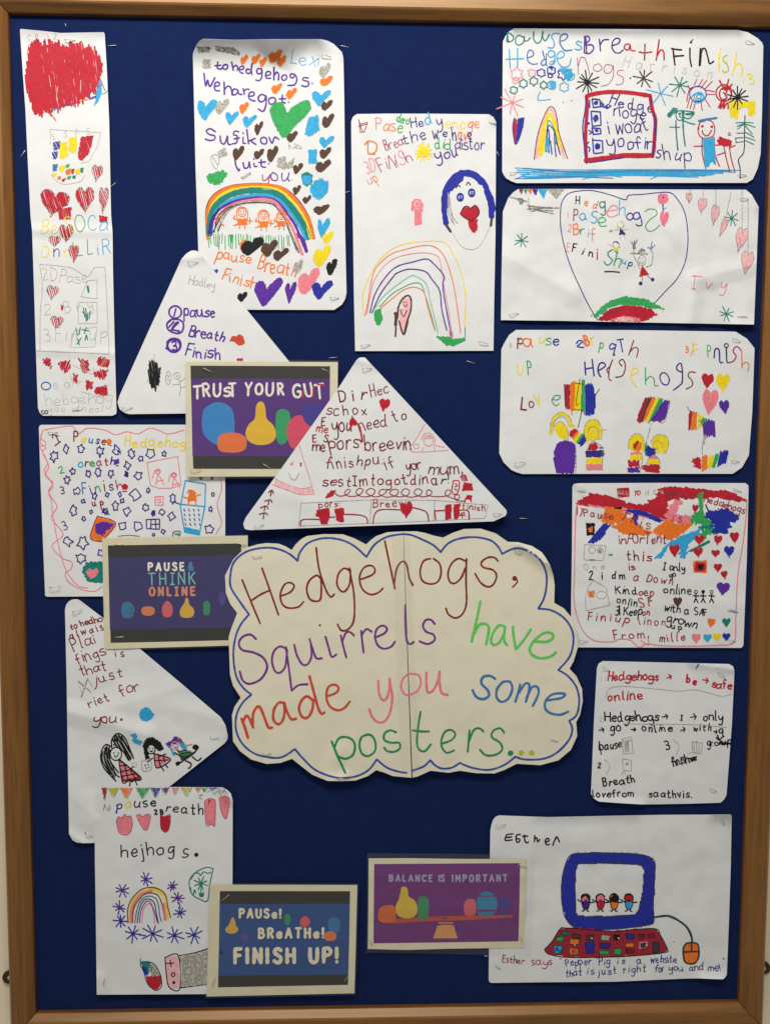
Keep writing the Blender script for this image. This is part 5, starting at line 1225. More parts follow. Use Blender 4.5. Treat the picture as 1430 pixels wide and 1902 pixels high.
for x, y, r in ((158, 260, 42), (248, 208, 32), (352, 208, 32), (488, 225, 42), (605, 215, 38), (715, 240, 35), (778, 278, 24), (850, 242, 36), (948, 242, 22), (683, 325, 32), (292, 370, 28), (252, 430, 32), (405, 385, 28), (475, 375, 36), (568, 385, 32), (678, 390, 24), (762, 398, 35), (322, 510, 32), (450, 545, 30), (540, 535, 20), (630, 535, 22), (742, 535, 46), (835, 505, 22), (368, 585, 18), (300, 650, 42), (425, 660, 16), (525, 655, 26), (600, 620, 40), (648, 582, 20), (685, 655, 36), (815, 625, 28), (870, 670, 20), (932, 662, 24), (1000, 695, 36), (370, 710, 18), (650, 762, 34), (762, 765, 40), (258, 875, 42), (365, 880, 55), (350, 995, 38), (942, 800, 20), (872, 825, 14), (1010, 565, 36), (1298, 535, 16), (1282, 640, 22), (1272, 785, 36), (495, 955, 28), (1212, 415, 16), (1292, 415, 14)):
    n_ = rs.choice((4, 4, 5, 5, 6)); pts = []; a0 = rs.uniform(0, 6)
    ex = rs.uniform(.6, .95)
    for i in range(2 * n_):
        a = a0 + math.pi * (i + rs.uniform(-.3, .3)) / n_; rr = r * (rs.uniform(.85, 1.2) if i % 2 == 0 else rs.uniform(.42, .85))
        pts.append('%g,%g' % (x + rr * math.cos(a) * ex, y + rr * math.sin(a)))
    S('n', 1.9, ' '.join(pts + pts[:1]), False, True)
S('n', 1.9, '820,715 915,712 915,785 822,780 820,715|855,715 852,780|855,750 915,748|885,715 890,780|1020,590 1070,608', False, True); F('n', '675,375 690,375 690,410 670,410', 70, 1.6, .7); F('n', '860,650 885,650 880,690 862,680', 60, 1.6, .8); F('n', '600,210 640,225 635,245', 60, 1.6, .8); S('n', 2, '500,640 540,680|520,640 555,680|505,660 520,640')
part('gem_drawing'); F('o', '470,690 600,740 570,800 520,850 490,872 420,850 440,760', 70, 3, .55); F('v', '455,760 500,730 540,740 590,750 540,790 510,830 460,810', 40, 3, .5, 3); S('R', 1.4, '470,690 600,740 520,850 490,872 420,850 440,760 470,690')
part('heart_drawing'); F('t', '385,1030 440,1020 520,1020 520,1170 400,1160 370,1100', 20, 3, .6, 4); F('p', '388,1090 410,1065 435,1085 460,1065 478,1090 460,1120 425,1140 400,1115', 60, 2.6, .55)
part('picture_drawing'); S('p', 1.3, '825,305 1045,262 1070,465 1000,490 910,490 850,470 825,305', False, True)
for x, y in ((903, 370), (1018, 395)): oval('p', 2.4, x, y, 16, 16, 0, 300); S('p', 1.4, '%g,%g %g,%g|%g,%g %g,%g|%g,%g %g,%g %g,%g|%g,%g %g,%g' % (x, y + 20, x - 15, y + 95, x + 5, y + 20, x + 45, y + 95, x - 40, y + 50, x - 20, y - 5, x + 20, y, x - 5, y + 70, x + 40, y + 60))
part('picture_drawing'); S('c', 2.0, '1100,435 1245,460 1240,620 1200,825 1095,805 1065,620 1100,435|1065,605 1240,622', False, True); F('c', '1095,770 1205,795 1200,825 1092,805', 8, 2.8, .55)
for i in range(16): x = 1090 + (i % 4) * 34 + (i // 4) * 3; y = 640 + (i // 4) * 34; S('B', 2, '%g,%g %g,%g' % (x, y, x + 6, y + 14))
S('o', 2, '1115,525 1125,505 1160,510 1175,530|1090,555 1130,560 1210,535|1125,580 1122,612|1172,580 1175,610'); F('o', '1130,520 1160,520 1185,580 1115,580', 70, 2.4, .55); dot('o', 1140, 520, 4)
part('picture_drawing'); S('P', 1.8, '882,552 942,550 940,612 885,612 882,552', False, True); S('P', 1.4, '895,565 905,570 895,580|915,565 925,572 912,580|900,592 915,595 928,585'); S('t', 1.8, '1012,835 1015,805 1062,800 1058,832|1025,815 1035,825 1048,812 1050,830'); S('D', 1.2, '620,835 690,828 770,835')
staple(152, 88, 2, 17, 3.5); staple(168, 1195, -6, 18, 6, 4)

# ---- triangle pointing right, with three girls
crop(110, 1100, 3.962)
poster('triangle_poster', 'creased white triangle pointing right, pinkish writing above three girls in black pen', 'poster',
       '45,130 52,95 70,70 90,57 110,52 135,52 155,60 330,193 600,420 900,672 1190,920 1225,980 1242,1060 1238,1085 1220,1110 820,1425 520,1640 300,1800 260,1845 180,1847 130,1842 100,1825 75,1780 65,1200 58,700', 1.4, 63.1, 2.2,
       fold=[(58, 875, 640, 1050, 26, 3.4), (70, 1470, 260, 1660, 40, 3.0), (900, 860, 1210, 935, 30, 1.8), (350, 860, 900, 700, 40, 1.8)], lift=[(75, 1780, 180, 1845, 24, 3), (1240, 1060, 1225, 980, 16, 3)])
part('lettering')
T('R', 'to hedho', 85, 275, 320, 210, 48, 2.0); T('R', 'alwais', 80, 340, 330, 275, 55, 2.0); T('R', 'Plai', 110, 430, 270, 370, 85, 2.0); T('R', 'fings', 135, 530, 345, 460, 85, 2.0); T('R', 'is', 420, 480, 480, 470, 65, 2.0); T('R', 'that', 165, 615, 350, 570, 75, 2.0); T('R', 'just', 265, 680, 465, 620, 78, 2.0); T('R', 'riet', 228, 850, 375, 800, 72, 2.0); T('R', 'for', 460, 765, 590, 715, 88, 2.0); T('R', 'you', 255, 965, 420, 965, 85, 2.3); dot('R', 460, 938, 2.6)
part('cross_mark'); S('a', 1.8, '145,655 230,730|212,635 165,770'); S('S', 1, '140,660 240,740|150,690 175,760|215,640 250,700')
part('flower_drawing'); F('c', '590,900 605,860 640,850 665,855 680,880 700,895 685,930 650,950 620,945 600,925', 20, 3, .5)
part('flower_drawing'); F('c', '525,1050 560,1038 580,1060 570,1080 615,1100 600,1125 560,1115 535,1090 550,1070', 20, 2.6, .55)
part('girl_drawing')
oval('k', 1.9, 420, 1190, 42, 48); S('k', 2.2, '380,1135 350,1120 320,1150 308,1220 330,1290 380,1350 420,1390|390,1150 388,1090 420,1045 455,1045 490,1080 520,1150 550,1225|345,1140 335,1230 400,1360|370,1145 360,1240 420,1340 445,1360|420,1050 440,1130 480,1180 520,1240|440,1048 470,1120 500,1180 530,1230|410,1060 410,1120|460,1060 500,1130 545,1215|325,1170 320,1240 380,1340|355,1130 345,1200|375,1160 378,1240 440,1330')
F('k', '395,1080 430,1050 470,1070 540,1220 510,1240 450,1150 400,1130', 60, 1.8, 1.15, 2); F('k', '330,1150 375,1140 370,1230 430,1350 400,1370 340,1270', 65, 1.7, 1.2, 2)
F('R', '440,1225 530,1300 600,1360 590,1385 470,1395 460,1330', 70, 2.6, .7); F('p', '445,1245 520,1300 580,1360 480,1380', 20, 2, .8); S('k', 2.0, '440,1228 600,1360 580,1385 560,1375 540,1395 515,1375 490,1400 465,1390 440,1228|450,1280 500,1270|455,1320 540,1305|460,1355 570,1335|480,1260 510,1380|520,1295 560,1370|525,1395 520,1425|560,1380 575,1420|530,1300 550,1280'); S('k', 1.5, '400,1185 408,1182|435,1180 442,1186|408,1200 420,1215 435,1195'); S('S', 1, '535,1260 570,1255 570,1285 540,1280 535,1260')
part('girl_drawing')
F('k', '620,1130 640,1080 680,1068 730,1090 770,1150 740,1170 715,1150 700,1120 670,1115 645,1150 665,1220 640,1230', 60, 2.8, .5, 2); oval('k', 1.9, 678, 1155, 30, 34); S('k', 1.4, '660,1150 668,1148|688,1146 694,1150|668,1165 680,1175 690,1162|672,1170 688,1168'); F('p', '700,1190 815,1230 720,1290', 60, 2.4, .65); S('k', 2, '700,1188 820,1230 720,1292 700,1188|705,1240 800,1235|730,1200 745,1280|770,1215 780,1250|750,1280 772,1315|780,1265 800,1290|740,1210 785,1190|690,1220 650,1250'); S('S', 1.1, '605,1245 670,1235 680,1300 620,1315 605,1245'); S('k', 1.4, '630,1270 640,1275|655,1265 660,1272|640,1290 645,1298|660,1285 665,1292')
part('girl_drawing')
F('v', '785,1110 830,1090 850,1060 880,1080 870,1110 830,1120 810,1150', 40, 2.4, .6); F('c', '870,1070 905,1090 940,1140 930,1170 890,1130', 60, 2.4, .6); F('R', '865,1060 900,1085 920,1130 880,1100', 60, 1.8, .9); F('c', '800,1120 840,1170 858,1205 840,1200', 70, 2, .7); oval('p', 1.6, 852, 1130, 26, 30); S('n', 1.3, '842,1128 846,1126|862,1122 866,1126|848,1142 858,1146 864,1138'); F('i', '880,1170 930,1160 1000,1180 960,1210 900,1240', 30, 2.4, .75); S('g', 1.6, '890,1180 960,1170 980,1185|900,1200 960,1190'); S('o', 2, '930,1130 980,1120'); S('k', 2.2, '1000,1175 1025,1140 1000,1125 985,1145 1005,1155|1000,1180 900,1250 870,1270 862,1255 890,1250|930,1240 970,1260 965,1290 950,1295|980,1210 1020,1240 1045,1220|870,1160 880,1175|850,1180 900,1210'); dot('k', 1005, 1142, 4); dot('k', 872, 1262, 4)
part('dots'); dot('k', 195, 1772, 1.2)
staple(138, 132, -14, 17, 5, 2.5); staple(1145, 1065, 8, 16, 3, 1.5); staple(225, 1785, 20, 12, 4)

# ---- upright sheet with the snowflake stars and bunting
crop(170, 1450, 4.64)
poster('drawn_poster', 'upright sheet with coloured bunting, purple snowflake stars and a small rainbow', 'poster',
       '30,160 45,110 80,75 130,53 700,55 1130,58 1170,80 1202,110 1218,170 1216,890 1210,1838 600,1842 48,1845 40,1200 32,700', 3.4, 69.3, 1.9, lift=[(48, 1845, 48, 1700, 26, 3), (1130, 58, 1218, 170, 20, 4)])
part('bunting_drawing')
for col, a, b, y in (('d', 92, 138, 165), ('Y', 145, 240, 138), ('o', 250, 358, 150), ('g', 385, 505, 150), ('b', 510, 598, 140), ('V', 605, 672, 118), ('P', 695, 752, 118), ('Y', 775, 870, 130), ('o', 895, 945, 98), ('g', 950, 1000, 95), ('b', 1010, 1080, 80)):
    F(col, '%g,62 %g,62 %g,%g' % (a, b, (a + b) / 2 - 2, y), 72, 1.7, 1.0); S('a', .8, '%g,60 %g,%g %g,60' % (a, (a + b) / 2, y + 4, b))
part('scribble'); S('S', 1.3, '925,130 960,120 930,150 955,160|1000,100 1040,80 1060,120 1090,90 1120,130|1090,70 1130,100 1150,80 1170,110|110,210 150,260 150,220|160,210 165,250')
part('lettering')
T('a', '1)', 105, 255, 215, 275, 55, 1.3); T('nyikk', 'pause', 222, 240, 555, 218, 88, 2.4); T('k', '2B', 550, 290, 620, 290, 42, 2.6); T('k', 'reath', 640, 272, 962, 290, 85, 2.3); T('k', 'hejhog', 260, 652, 712, 630, 108, 2.4); T('k', 's', 780, 668, 830, 668, 130, 2.2); dot('k', 905, 640, 4)
for col, s in (('p', '215,350 235,310 260,320 290,290 310,310 340,305 355,370 340,440 300,470 240,445'), ('p', '388,300 420,290 440,310 480,290 510,300 500,370 480,425 450,420 410,350'), ('r', '595,300 630,310 680,295 678,380 660,430 635,445 600,410'), ('p', '975,180 1010,155 1050,160 1070,190 1065,370 1060,395 1035,375 990,380'), ('p', '1100,150 1140,135 1185,150 1185,230 1160,330 1120,270')):
    part('hand_drawing'); F(col, s, 82, 2.8, .52, .8); p_ = s.split(); S('d', .9, ' '.join(p_ + p_[:1]))
part('hand_drawing'); S('D', 1.3, '1140,190 1150,165 1160,190 1150,210|1010,205 1015,165 1030,185')
for x, y, r, c_ in ((470, 850, 58, 'v'), (268, 945, 65, 'v'), (700, 912, 42, 'v'), (745, 1012, 58, 'v'), (765, 1140, 50, 'b'), (245, 1095, 55, 'v'), (255, 1210, 58, 'b'), (360, 1320, 75, 'b'), (530, 1320, 90, 'b'), (715, 1335, 80, 'b'), (885, 1330, 75, 'b')): star(c_, x, y, r, 8, 2.0, True)
part('lines'); S('b', 1.8, '415,1330 470,1335|755,1050 768,1100')
part('rainbow_drawing')
S('y', 4, '335,1215 340,1090 390,1000 480,945 560,945 630,1000 655,1100 660,1190'); S('R', 1.7, '318,1225 315,1110 350,1020 430,940 520,920 600,945 645,1000 660,1090 685,1180'); S('R', 1.7, '355,1225 365,1110 400,1040 450,985 500,968 570,985 605,1050 625,1140 632,1200'); S('p', 3.4, '340,1220 350,1110 385,1030 440,970 520,950|640,1200 625,1060'); S('t', 1.7, '375,1225 395,1110 430,1030 490,995 555,1015 580,1080 590,1160 605,1215'); S('n', 1.7, '395,1225 415,1110 450,1035 500,1020 545,1060 560,1140 578,1230'); S('v', 1.5, '415,1225 430,1120 465,1050 500,1040 530,1090 560,1180|560,1180 570,1220'); S('P', 1.4, '435,1220 450,1110 490,1060 520,1080 540,1160 545,1230')
part('moon_drawing'); S('t', 1.8, '1050,760 990,748 900,790 850,850 845,910 870,980 930,1020 1000,1035 1020,900 1050,760|860,850 890,800 930,800 940,820 970,785 1000,800 1030,790|855,920 860,960|880,980 890,940 900,970'); star('t', 945, 885, 65, 8, 1.8); S('t', 1.8, '945,900 948,1000|930,965 940,1000 970,965 960,1000'); F('t', '930,970 970,970 950,1005', 60, 1.8, .8)
part('bug_drawing'); F('t', '430,1560 495,1560 500,1640 480,1690 445,1630', 70, 2.6, .6); F('b', '440,1600 480,1620 485,1680 460,1660', 70, 2.4, .6); F('S', '500,1570 560,1600 600,1680 510,1680', 75, 2.2, .7); F('r', '470,1690 600,1680 605,1740 580,1800 540,1800 490,1760', 80, 2.8, .55, 2); S('k', 1.3, '425,1535 425,1590 450,1640 480,1740 530,1795 570,1808 605,1770 600,1690 560,1600 510,1565 440,1560|500,1565 520,1640')
part('cartridge_drawing'); F('s', '640,1525 745,1510 765,1780 690,1795 660,1740', 80, 3, .6); S('k', 1.8, '635,1525 750,1508 765,1785 690,1797 655,1730 635,1525|750,1510 860,1490 940,1470 1010,1445|765,1785 1000,1755|680,1550 690,1605|650,1575 715,1572'); oval('k', 1.8, 706, 1672, 15, 17); dot('k', 712, 1740, 3)
F('S', '760,1520 940,1480 1010,1470 1005,1755 770,1775', 88, 2.4, .9, 3)
staple(112, 1725, 100, 11, .8, 3); 

# ================================================================== the laminated prints
def plain(col, s): solid(col, s, True)
# ---- purple print
crop(330, 650, 4.469)
poster('printed_poster', 'laminated purple print with dark bands and uneven white capitals above coloured blobs', 'printed poster',
       '67,98 700,98 1330,100 1325,600 1318,1048 700,1050 76,1052 70,600', 5.3, 75.1, .7, mat=PRINT)
part('picture_panel'); solid('272624', '108,130 1265,135 1262,560 1256,985 700,987 131,986 120,600'); solid('50207E', '113,236 1264,240 1258,882 125,882')
part('lettering')
for t, x, y, h, sz in (('T', 135, 402, 105, 75), ('R', 215, 388, 108, 62), ('U', 300, 388, 105, 62), ('s', 388, 385, 135, 48), ('T', 430, 385, 102, 68), ('Y', 560, 378, 98, 68), ('O', 648, 372, 90, 62), ('U', 735, 380, 100, 60), ('R', 835, 372, 90, 58), ('G', 960, 395, 110, 90), ('U', 1065, 385, 108, 68), ('T', 1145, 405, 125, 72)): T('W', t, x, y, x + sz, y - 4, h, 4.2, .5)
T('r', '|', 1042, 395, 1044, 395, 60, 2.4, .2); T('r', '|', 1122, 385, 1124, 385, 80, 2.2, .2); S('r', 3, '1160,284 1220,290')
part('blob_shape'); plain('2A84CC', '205,560 225,490 300,440 380,440 450,490 472,580 470,680 440,750 360,790 290,770 225,710 205,640'); part('blob_shape'); plain('E6B82E', '650,480 665,440 690,428 715,440 730,490 740,570 790,620 818,690 800,750 740,785 650,785 585,750 565,690 590,620 640,570'); part('blob_shape'); plain('22A062', '815,560 830,510 870,490 915,505 935,550 935,640 915,740 880,780 840,775 815,700'); part('blob_shape'); plain('DC4468', '905,680 920,610 960,560 1010,540 1060,560 1095,610 1100,680 1080,760 1040,820 980,830 930,790'); part('blob_shape'); plain('3A2C94', '1030,520 1050,470 1120,450 1200,470 1240,540 1220,620 1130,640 1060,600'); part('blob_shape'); plain('EC7238', '330,780 345,720 400,690 500,690 560,720 575,770 560,825 500,850 400,850 345,830')
staple(252, 168, 24, 18, 2.2, .9); staple(1228, 170, 24, 15, 2.2, .9); staple(742, 965, 32, 16, 2.2, .9); staple(152, 992, 4, 17, 5, 2)
film('60,82 700,80 1336,84 1334,600 1330,1062 700,1066 68,1070 64,600')

# ---- dark blue print
crop(180, 980, 4.767)
poster('printed_poster', 'laminated dark blue print about pausing and thinking, dark bands above and below', 'printed poster',
       '50,94 700,82 1337,70 1336,560 1320,1040 700,1058 72,1075 60,600', 3.4, 81.3, 1.1, mat=PRINT)
part('picture_panel'); solid('222222', '100,158 700,148 1280,140 1270,600 1252,994 700,1008 125,1020 112,600'); solid('302A6C', '103,262 1274,242 1258,882 118,905')
part('lettering'); T('W', 'PAUSE', 460, 380, 772, 378, 66, 3.6, .15); T(['3F86B8'], '&', 815, 377, 875, 377, 68, 3.6, .15); T('q', 'THINK', 462, 508, 872, 500, 104, 2.4, .15); T(['E0906A'], 'ONLINE', 470, 602, 868, 598, 72, 3.8, .15)
part('blob_shape'); plain('2E74A4', '218,720 235,670 270,655 310,670 332,710 330,760 310,795 265,802 230,785'); part('blob_shape'); plain('DE8050', '395,735 410,705 460,697 505,710 515,740 500,770 455,782 410,770'); part('blob_shape'); plain('D8626C', '578,730 590,680 625,648 660,680 675,730 660,780 625,795 590,780'); part('blob_shape'); plain('D6AE3C', '780,660 785,630 797,620 812,635 820,680 855,715 865,755 845,790 800,800 750,790 735,755 745,715'); part('blob_shape'); plain('2E8C5C', '942,700 950,660 972,648 995,662 1005,700 1000,760 972,778 948,765'); part('blob_shape'); plain('4A4096', '1082,640 1085,590 1105,570 1130,575 1140,620 1135,670 1105,685')
staple(195, 150, -2, 16, 1.0, 1.0); staple(1285, 145, 14, 15, 3, 1.5); staple(202, 968, -2, 17, .8, .8)
film('44,84 700,72 1342,60 1341,560 1326,1052 700,1072 64,1090 52,600')

# ---- blue print
crop(370, 1620, 4.469)
poster('printed_poster', 'laminated blue print with three lines of chunky white capitals', 'printed poster',
       '90,104 700,105 1312,107 1300,600 1288,1005 700,1018 63,1032 78,560', 5.3, 87.1, 1.0, mat=PRINT)
part('picture_panel'); solid('241F1C', '173,157 1252,158 1245,560 1235,935 700,945 158,956 166,560'); solid('18488A', '172,264 1249,262 1238,850 162,860')
part('lettering')
T(['1B2030'], 'PAUSe!', 342, 383, 678, 385, 72, 4.4, .12); T(['1B2030'], 'BReATHe!', 502, 553, 1032, 550, 80, 4.6, .12); T(['1B2030'], 'FINISH UP!'.replace('I', '|'), 302, 762, 1148, 756, 118, 7.0, .12)
T(['E6DFC6'], 'PAUSe!', 338, 377, 674, 379, 70, 4.4, .12); T(['E6DFC6'], 'BReATHe!', 498, 546, 1028, 543, 78, 4.6, .12); T(['E6DFC6'], 'F|N|SH UP!', 298, 754, 1144, 748, 116, 7.0, .12)
part('blob_shape'); plain('D8A93C', '262,400 280,372 298,400 305,440 325,470 310,500 270,512 230,500 218,470 245,440'); part('blob_shape'); plain('2E8C62', '708,390 715,355 735,345 755,358 762,400 750,435 720,438'); part('blob_shape'); plain('D8565E', '838,410 850,380 880,365 910,382 920,415 905,445 870,455 845,440'); part('blob_shape'); plain('2B74A6', '1068,420 1085,385 1120,375 1155,390 1170,430 1165,480 1130,510 1085,500'); part('blob_shape'); plain('D97A48', '1030,530 1050,500 1090,492 1130,505 1140,540 1120,565 1060,568'); part('blob_shape'); plain('5A4490', '350,530 380,505 412,530 405,565 360,568')
staple(218, 210, -38, 17, 1.2, .8); staple(124, 905, -66, 16, 2, 1.5); staple(1218, 885, -58, 10, 1, .6)
film('76,92 700,92 1324,94 1313,600 1300,1020 700,1032 50,1046 66,560')

# ---- landscape magenta print
crop(670, 1570, 4.206)
poster('printed_poster', 'laminated magenta print about balance with coloured blobs on a seesaw', 'printed poster',
       '62,103 350,101 700,106 1285,110 1283,450 1275,800 700,808 350,818 56,810 60,450', 3.3, 93.7, 1.3, mat=PRINT, fold=[(60, 230, 1290, 240, 20, .8), (60, 520, 1290, 500, 26, .9)])
part('picture_panel'); solid('6C2076', '105,147 700,143 1243,140 1238,450 1230,750 700,758 100,766 102,450')
part('lettering'); T(['A4A0C2'], 'BALANCE', 225, 280, 556, 282, 48, 3.0, .12); T(['A4A0C2'], 'IS'.replace('I', '|'), 612, 282, 650, 282, 48, 3.0, .12); T(['A4A0C2'], '|MPORTANT', 716, 284, 1140, 280, 50, 3.0, .12)
part('seesaw_shape'); solid('BE4A36', '150,588 440,562 700,552 1188,545 1185,565 760,588 520,594 250,612 160,606'); solid('D8985E', '608,602 718,602 756,727 564,727')
part('blob_shape'); plain('D2682E', '135,540 150,490 200,470 260,475 275,540 265,590 200,605 145,590'); part('blob_shape'); plain('D8B43A', '310,370 318,330 340,320 365,340 375,400 420,430 442,490 430,545 380,570 320,565 280,535 272,480 295,425'); part('blob_shape'); plain('2F8A5E', '445,440 460,405 495,398 525,420 532,480 525,560 490,580 450,570'); part('blob_shape'); plain('D0606A', '805,470 820,430 855,418 890,430 900,480 895,535 850,552 812,540'); part('blob_shape'); plain('2A7EA6', '905,440 925,385 975,362 1030,378 1062,430 1060,500 1030,545 970,556 920,540'); part('blob_shape'); plain('40348A', '1070,440 1090,412 1130,408 1165,430 1170,500 1140,540 1085,535')
staple(1262, 158, 24, 16, 2.5, 1.2); staple(82, 760, 65, 11, 1.6, 1); staple(1250, 728, 78, 12, 1.6, 1)
film('50,62 700,66 1362,76 1350,450 1330,862 700,850 42,840 48,450')

# ================================================================== the big cloud
crop(410, 970, 3.881)
CL = '32,385 90,270 140,220 195,180 265,160 330,150 420,155 470,175 512,200 540,160 580,122 620,100 740,86 880,87 960,115 1048,160 1080,130 1120,100 1200,72 1314.5,66'
CLb = '1374,1842 1240,1830 1180,1805 1120,1787 1060,1830 970,1862 870,1867 770,1865 660,1820 570,1750 515,1705 430,1735 330,1742 220,1710 140,1650 90,1580 82,1390 100,1330 145,1265 110,1210 90,1180 68,1100 58,830 75,770 120,655 70,590 38,510'
CR = '1322,66 1412,66 1482,66 1542,77 1602,96 1672,111 1742,76 1822,49 1942,46 2052,81 2137,141 2212,144 2312,171 2382,216 2412,258 2442,311 2465,380 2475,451 2472,581 2542,621 2592,681 2632,781 2642,901 2612,1001 2582,1056 2632,1111 2672,1201 2677,1291 2657,1391 2630,1441 2637,1541 2592,1641 2502,1716 2372,1751 2202,1741 2112,1786 2042,1811 1912,1809 1792,1791 1712,1806 1582,1791 1492,1831 1452,1841'
CR = ' '.join('%d,%d' % (int(t.split(',')[0]) - 70, int(t.split(',')[1])) if i else '1317.5,66' for i, t in enumerate(CR.split()))
poster('cloud_sign', 'large cream cloud shaped sign with a blue wavy outline and big colourful handwriting', 'sign', CL + ' ' + CLb, 5.4, 99.5, 1.6, mat=CREAM, build=False,
       lift=[(2150, 160, 2400, 330, 24, 7), (800, 1860, 900, 1840, 20, 4)], fold=[(850, 1650, 780, 1860, 22, 1.5), (1316, 500, 1376, 1840, 14, .5)])
grid_mesh('sheet', pp(CL + ' ' + CLb), 0.0, CREAM)
grid_mesh('sheet', pp(CR), 0.0, CREAM)
part('outline_drawing')
for s in ('205,665 130,560 75,470 70,390 95,290 180,215 300,185 400,190 490,225 555,278', '555,278 570,220 630,150 740,115 860,125 960,170 1050,250', '1050,250 1110,160 1200,105 1310,85',
          '222,1242 160,1190 110,1100 92,950 110,820 150,730 205,665', '535,1635 450,1690 370,1697 250,1670 160,1600 112,1500 115,1390 160,1300 222,1242', '1125,1710 1060,1790 960,1835 830,1840 690,1790 600,1710 535,1635', '1340,1806 1290,1800 1200,1770 1125,1710'): S('U', 3.1, s)
part('lettering')
S('R', 2.9, '155,415 210,550 285,730|298,330 355,490 417,668|218,567 290,520 357,490')
S('R', 2.8, '432,532 500,505 530,460 500,435 460,450 430,520 445,590 490,618 560,610 598,572'); S('R', 3.0, '715,400 690,383 640,420 620,480 640,550 685,570 720,550 725,440 718,390|688,182 710,340 760,490 795,538 818,518'); S('R', 2.9, '930,350 890,332 850,370 838,440 860,490 895,498 930,440 935,340|925,330 960,520 960,700 920,770 870,780 842,735'); S('R', 2.8, '1000,415 1090,380 1112,345 1085,312 1030,330 1000,400 1020,480 1075,520 1130,510 1170,475'); S('R', 3.0, '1182,135 1215,290 1255,478|1250,440 1270,330 1310,282 1340,310 1358,400 1385,455')
S('V', 3.6, '255,842 215,810 160,825 132,870 155,920 240,940 310,980 335,1050 290,1130 210,1165 160,1140 138,1075'); S('V', 3.3, '480,920 430,895 385,930 370,1000 390,1070 425,1085 465,1040 480,920|470,900 495,1080 512,1215|512,1215 560,1175 628,1168')
S('V', 3.2, '530,882 550,960 590,1025 630,1020 655,960 650,880|640,840 665,920 690,980 730,980'); S('V', 3.2, '755,825 780,910 800,970 835,952'); S('V', 3.2, '865,815 885,900 905,975|880,850 900,800 930,790 962,818|1012,782 1020,860 1030,940|1018,810 1050,770 1088,790'); S('V', 3.3, '1120,828 1180,800 1198,765 1165,745 1125,770 1112,830 1135,890 1180,912 1230,895 1255,860'); S('V', 3.4, '1330,598 1330,720 1340,850 1365,878 1392,862'); dot('k', 715, 743, 2.0)
S('O', 4.4, '150,1415 175,1480 198,1555|160,1440 185,1395 210,1420 235,1480|232,1470 235,1380 265,1330 290,1345 320,1420 345,1480 372,1480'); S('O', 4.0, '455,1305 420,1300 385,1350 380,1420 410,1455 440,1440 460,1380 458,1300 480,1370 510,1420 545,1415'); S('O', 4.2, '660,1280 620,1255 580,1290 565,1350 590,1405 630,1405 660,1350 668,1280|640,1110 670,1220 700,1330 725,1380 748,1370'); S('O', 3.6, '765,1255 830,1230 850,1195 820,1170 775,1190 762,1260 785,1325 840,1355 890,1340 930,1292')
S('P', 3.6, '1135,1142 1140,1230 1165,1280 1195,1270 1215,1200 1218,1125|1215,1130 1235,1260 1220,1370 1180,1435 1130,1440 1090,1400 1070,1345')
S('G', 3.6, '800,1580 840,1680 870,1745 898,1808|820,1620 850,1560 900,1548 950,1570 968,1620 950,1680 900,1705 850,1690'); S('G', 3.4, '1060,1530 1015,1550 1000,1610 1020,1670 1065,1685 1110,1650 1115,1590 1090,1540 1050,1530'); S('G', 3.4, '1265,1515 1220,1500 1180,1525 1180,1570 1230,1590 1285,1590 1290,1630 1250,1655 1200,1650 1178,1625')
crop(730, 970, 3.881)
S('R', 2.9, '270,262 220,280 195,350 210,420 265,445 320,430 345,370 335,300 290,262'); S('R', 3.0, '520,280 470,262 420,300 395,370 410,430 445,440 490,400 520,330|528,265 525,420 528,580 500,660 450,690 400,665 380,620'); S('R', 2.9, '755,280 730,255 680,255 635,290 650,325 720,345 745,390 720,450 680,465 630,435 590,370')
S('R', 2.6, '885,405 895,430 860,468'); dot('R', 875, 405, 4.6)
S('V', 3.4, '300,735 275,705 235,705 215,750 240,790 290,810 298,850 250,878 190,858')
S('l', 4.2, '628,570 605,690 565,862|585,800 620,740 670,735 690,770 670,880'); S('l', 4.0, '800,750 760,745 720,800 705,860 730,885 770,860 800,790 805,750 800,850 820,885'); S('l', 4.2, '862,752 870,840 885,915|885,915 940,850 992,772'); S('l', 4.2, '1010,860 1110,860 1152,830 1140,800 1090,798 1030,840 985,905 1000,955 1060,980 1130,970 1172,938')
S('P', 3.0, '110,1092 70,1130 58,1190 85,1240 130,1240 180,1210 200,1150 180,1100 110,1092'); S('P', 3.8, '240,1082 240,1170 250,1225 285,1215 320,1150 335,1080|335,1075 335,1160 350,1230 395,1245')
S('B', 4.2, '735,1130 700,1108 650,1115 635,1160 680,1210 690,1250 650,1275 600,1260 572,1210'); S('B', 3.8, '790,1150 750,1200 745,1260 780,1295 830,1270 858,1200 840,1150 790,1150'); S('B', 3.8, '915,1170 900,1230 880,1295|905,1230 950,1165 980,1170 975,1230 955,1295|960,1270 1000,1190 1040,1190 1045,1240 1005,1325'); S('B', 3.8, '1100,1285 1200,1270 1235,1250 1230,1235 1150,1240 1100,1285 1095,1340 1130,1375 1200,1388 1262,1365')
S('G', 3.4, '198,1365 180,1480 172,1590 190,1640 230,1650 272,1600|140,1500 200,1508 260,1508'); S('G', 3.2, '355,1595 420,1570 448,1530 420,1498 375,1510 348,1570 355,1630 390,1662 438,1645'); S('G', 3.4, '550,1498 545,1570 537,1655|545,1580 580,1500 620,1485 652,1510'); S('G', 3.4, '800,1518 770,1485 720,1505 712,1550 770,1590 785,1640 740,1675 670,1680 625,1640'); dot('G', 845, 1665, 5.4); dot('Y', 922, 1663, 5.0); dot('Y', 998, 1663, 5.4)
part('outline_drawing')
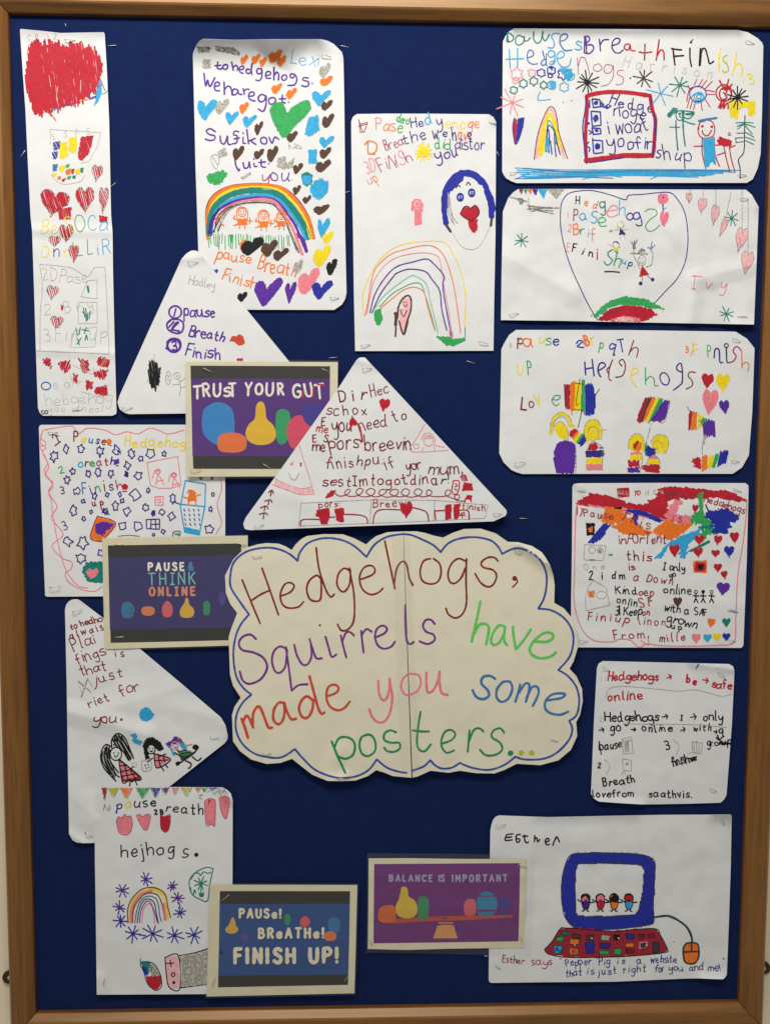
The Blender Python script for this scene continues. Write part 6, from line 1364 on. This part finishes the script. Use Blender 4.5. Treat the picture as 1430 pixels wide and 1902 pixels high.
for s in ('72,85 130,92 200,120 290,165 342,215', '342,215 400,150 490,115 600,108 700,130 755,175 785,228', '785,228 880,188 980,210 1060,275 1100,360 1105,450 1085,550 1045,622', '1045,622 1140,635 1230,690 1285,770 1298,860 1270,970 1190,1065', '1190,1065 1260,1110 1320,1190 1340,1290 1320,1390 1268,1432', '1268,1432 1290,1490 1265,1570 1180,1660 1080,1705 950,1710 880,1690', '880,1690 800,1750 690,1785 570,1770 480,1735', '480,1735 420,1770 350,1775 300,1750 268,1715', '268,1715 220,1760 140,1790'): S('U', 3.1, s)
flush()
crop(410, 970, 3.881)
for s in ('1235,100 1305,100 1322,500 1330,500 1372,1825 1300,1815 1270,900',): grid_mesh('clear_tape', pp('1228,110 1310,102 1340,800 1369,1815 1330,1808 1300,1790 1265,1000'), 0.00035, TAPE, 9.0, 0)
grid_mesh('clear_tape', pp('1321,102 1362,112 1390,800 1440,1800 1383,1812 1352,800'), 0.00035, TAPE, 9.0, 0)
staple(265, 245, 4, 17, 3, 1.5); staple(335, 1662, 4, 16, 2.5, 1.2)
crop(730, 970, 3.881)
staple(900, 208, 20, 13, 3, 1.5); staple(1160, 1570, 18, 14, 1.5, 1.0)

# ================================================================== spare staples left in the felt
flush()
SP = [(209, 85.5, -4, 16, 'bare silver staple in the felt beside the top of the narrow strip'), (640, 87, 12, 15, 'bare silver staple in the felt beside the curled top of the hearts sheet'),
      (44, 286, -58, 15, 'bare silver staple in the felt between the left frame and the narrow strip'), (211, 344, -42, 13, 'bare silver staple slanting at the right edge of the narrow strip halfway up'),
      (644, 357.5, -14, 12, 'bare silver staple in the felt between the hearts sheet and the blue haired face'), (874, 673, 18, 15, 'bare silver staple slanting in open felt under the thin rainbow sheet'),
      (972, 963, 2, 14, 'bare silver staple lying level above the right side of the cloud sign'), (619, 664.5, -3, 15, 'bare silver staple in the felt just above the purple print'),
      (123, 47, 70, 6, 'tiny broken staple end in the felt above the narrow strip'), (924, 286, 68, 9, 'bare silver staple end beside the left edge of the red framed list sheet'),
      (904, 1775, 4, 9, 'bare silver staple beside the lower left edge of the big computer sheet')]
for x, y, a, L, lab in SP:
    r = math.radians(a)
    o = staple_mesh('staple', x - math.cos(r) * L / 2, y - math.sin(r) * L / 2, x + math.cos(r) * L / 2, y + math.sin(r) * L / 2, .0011, .0009, 0.0, 0.0, None)
    tag(o, lab, 'staple', 'bare staples in the felt')
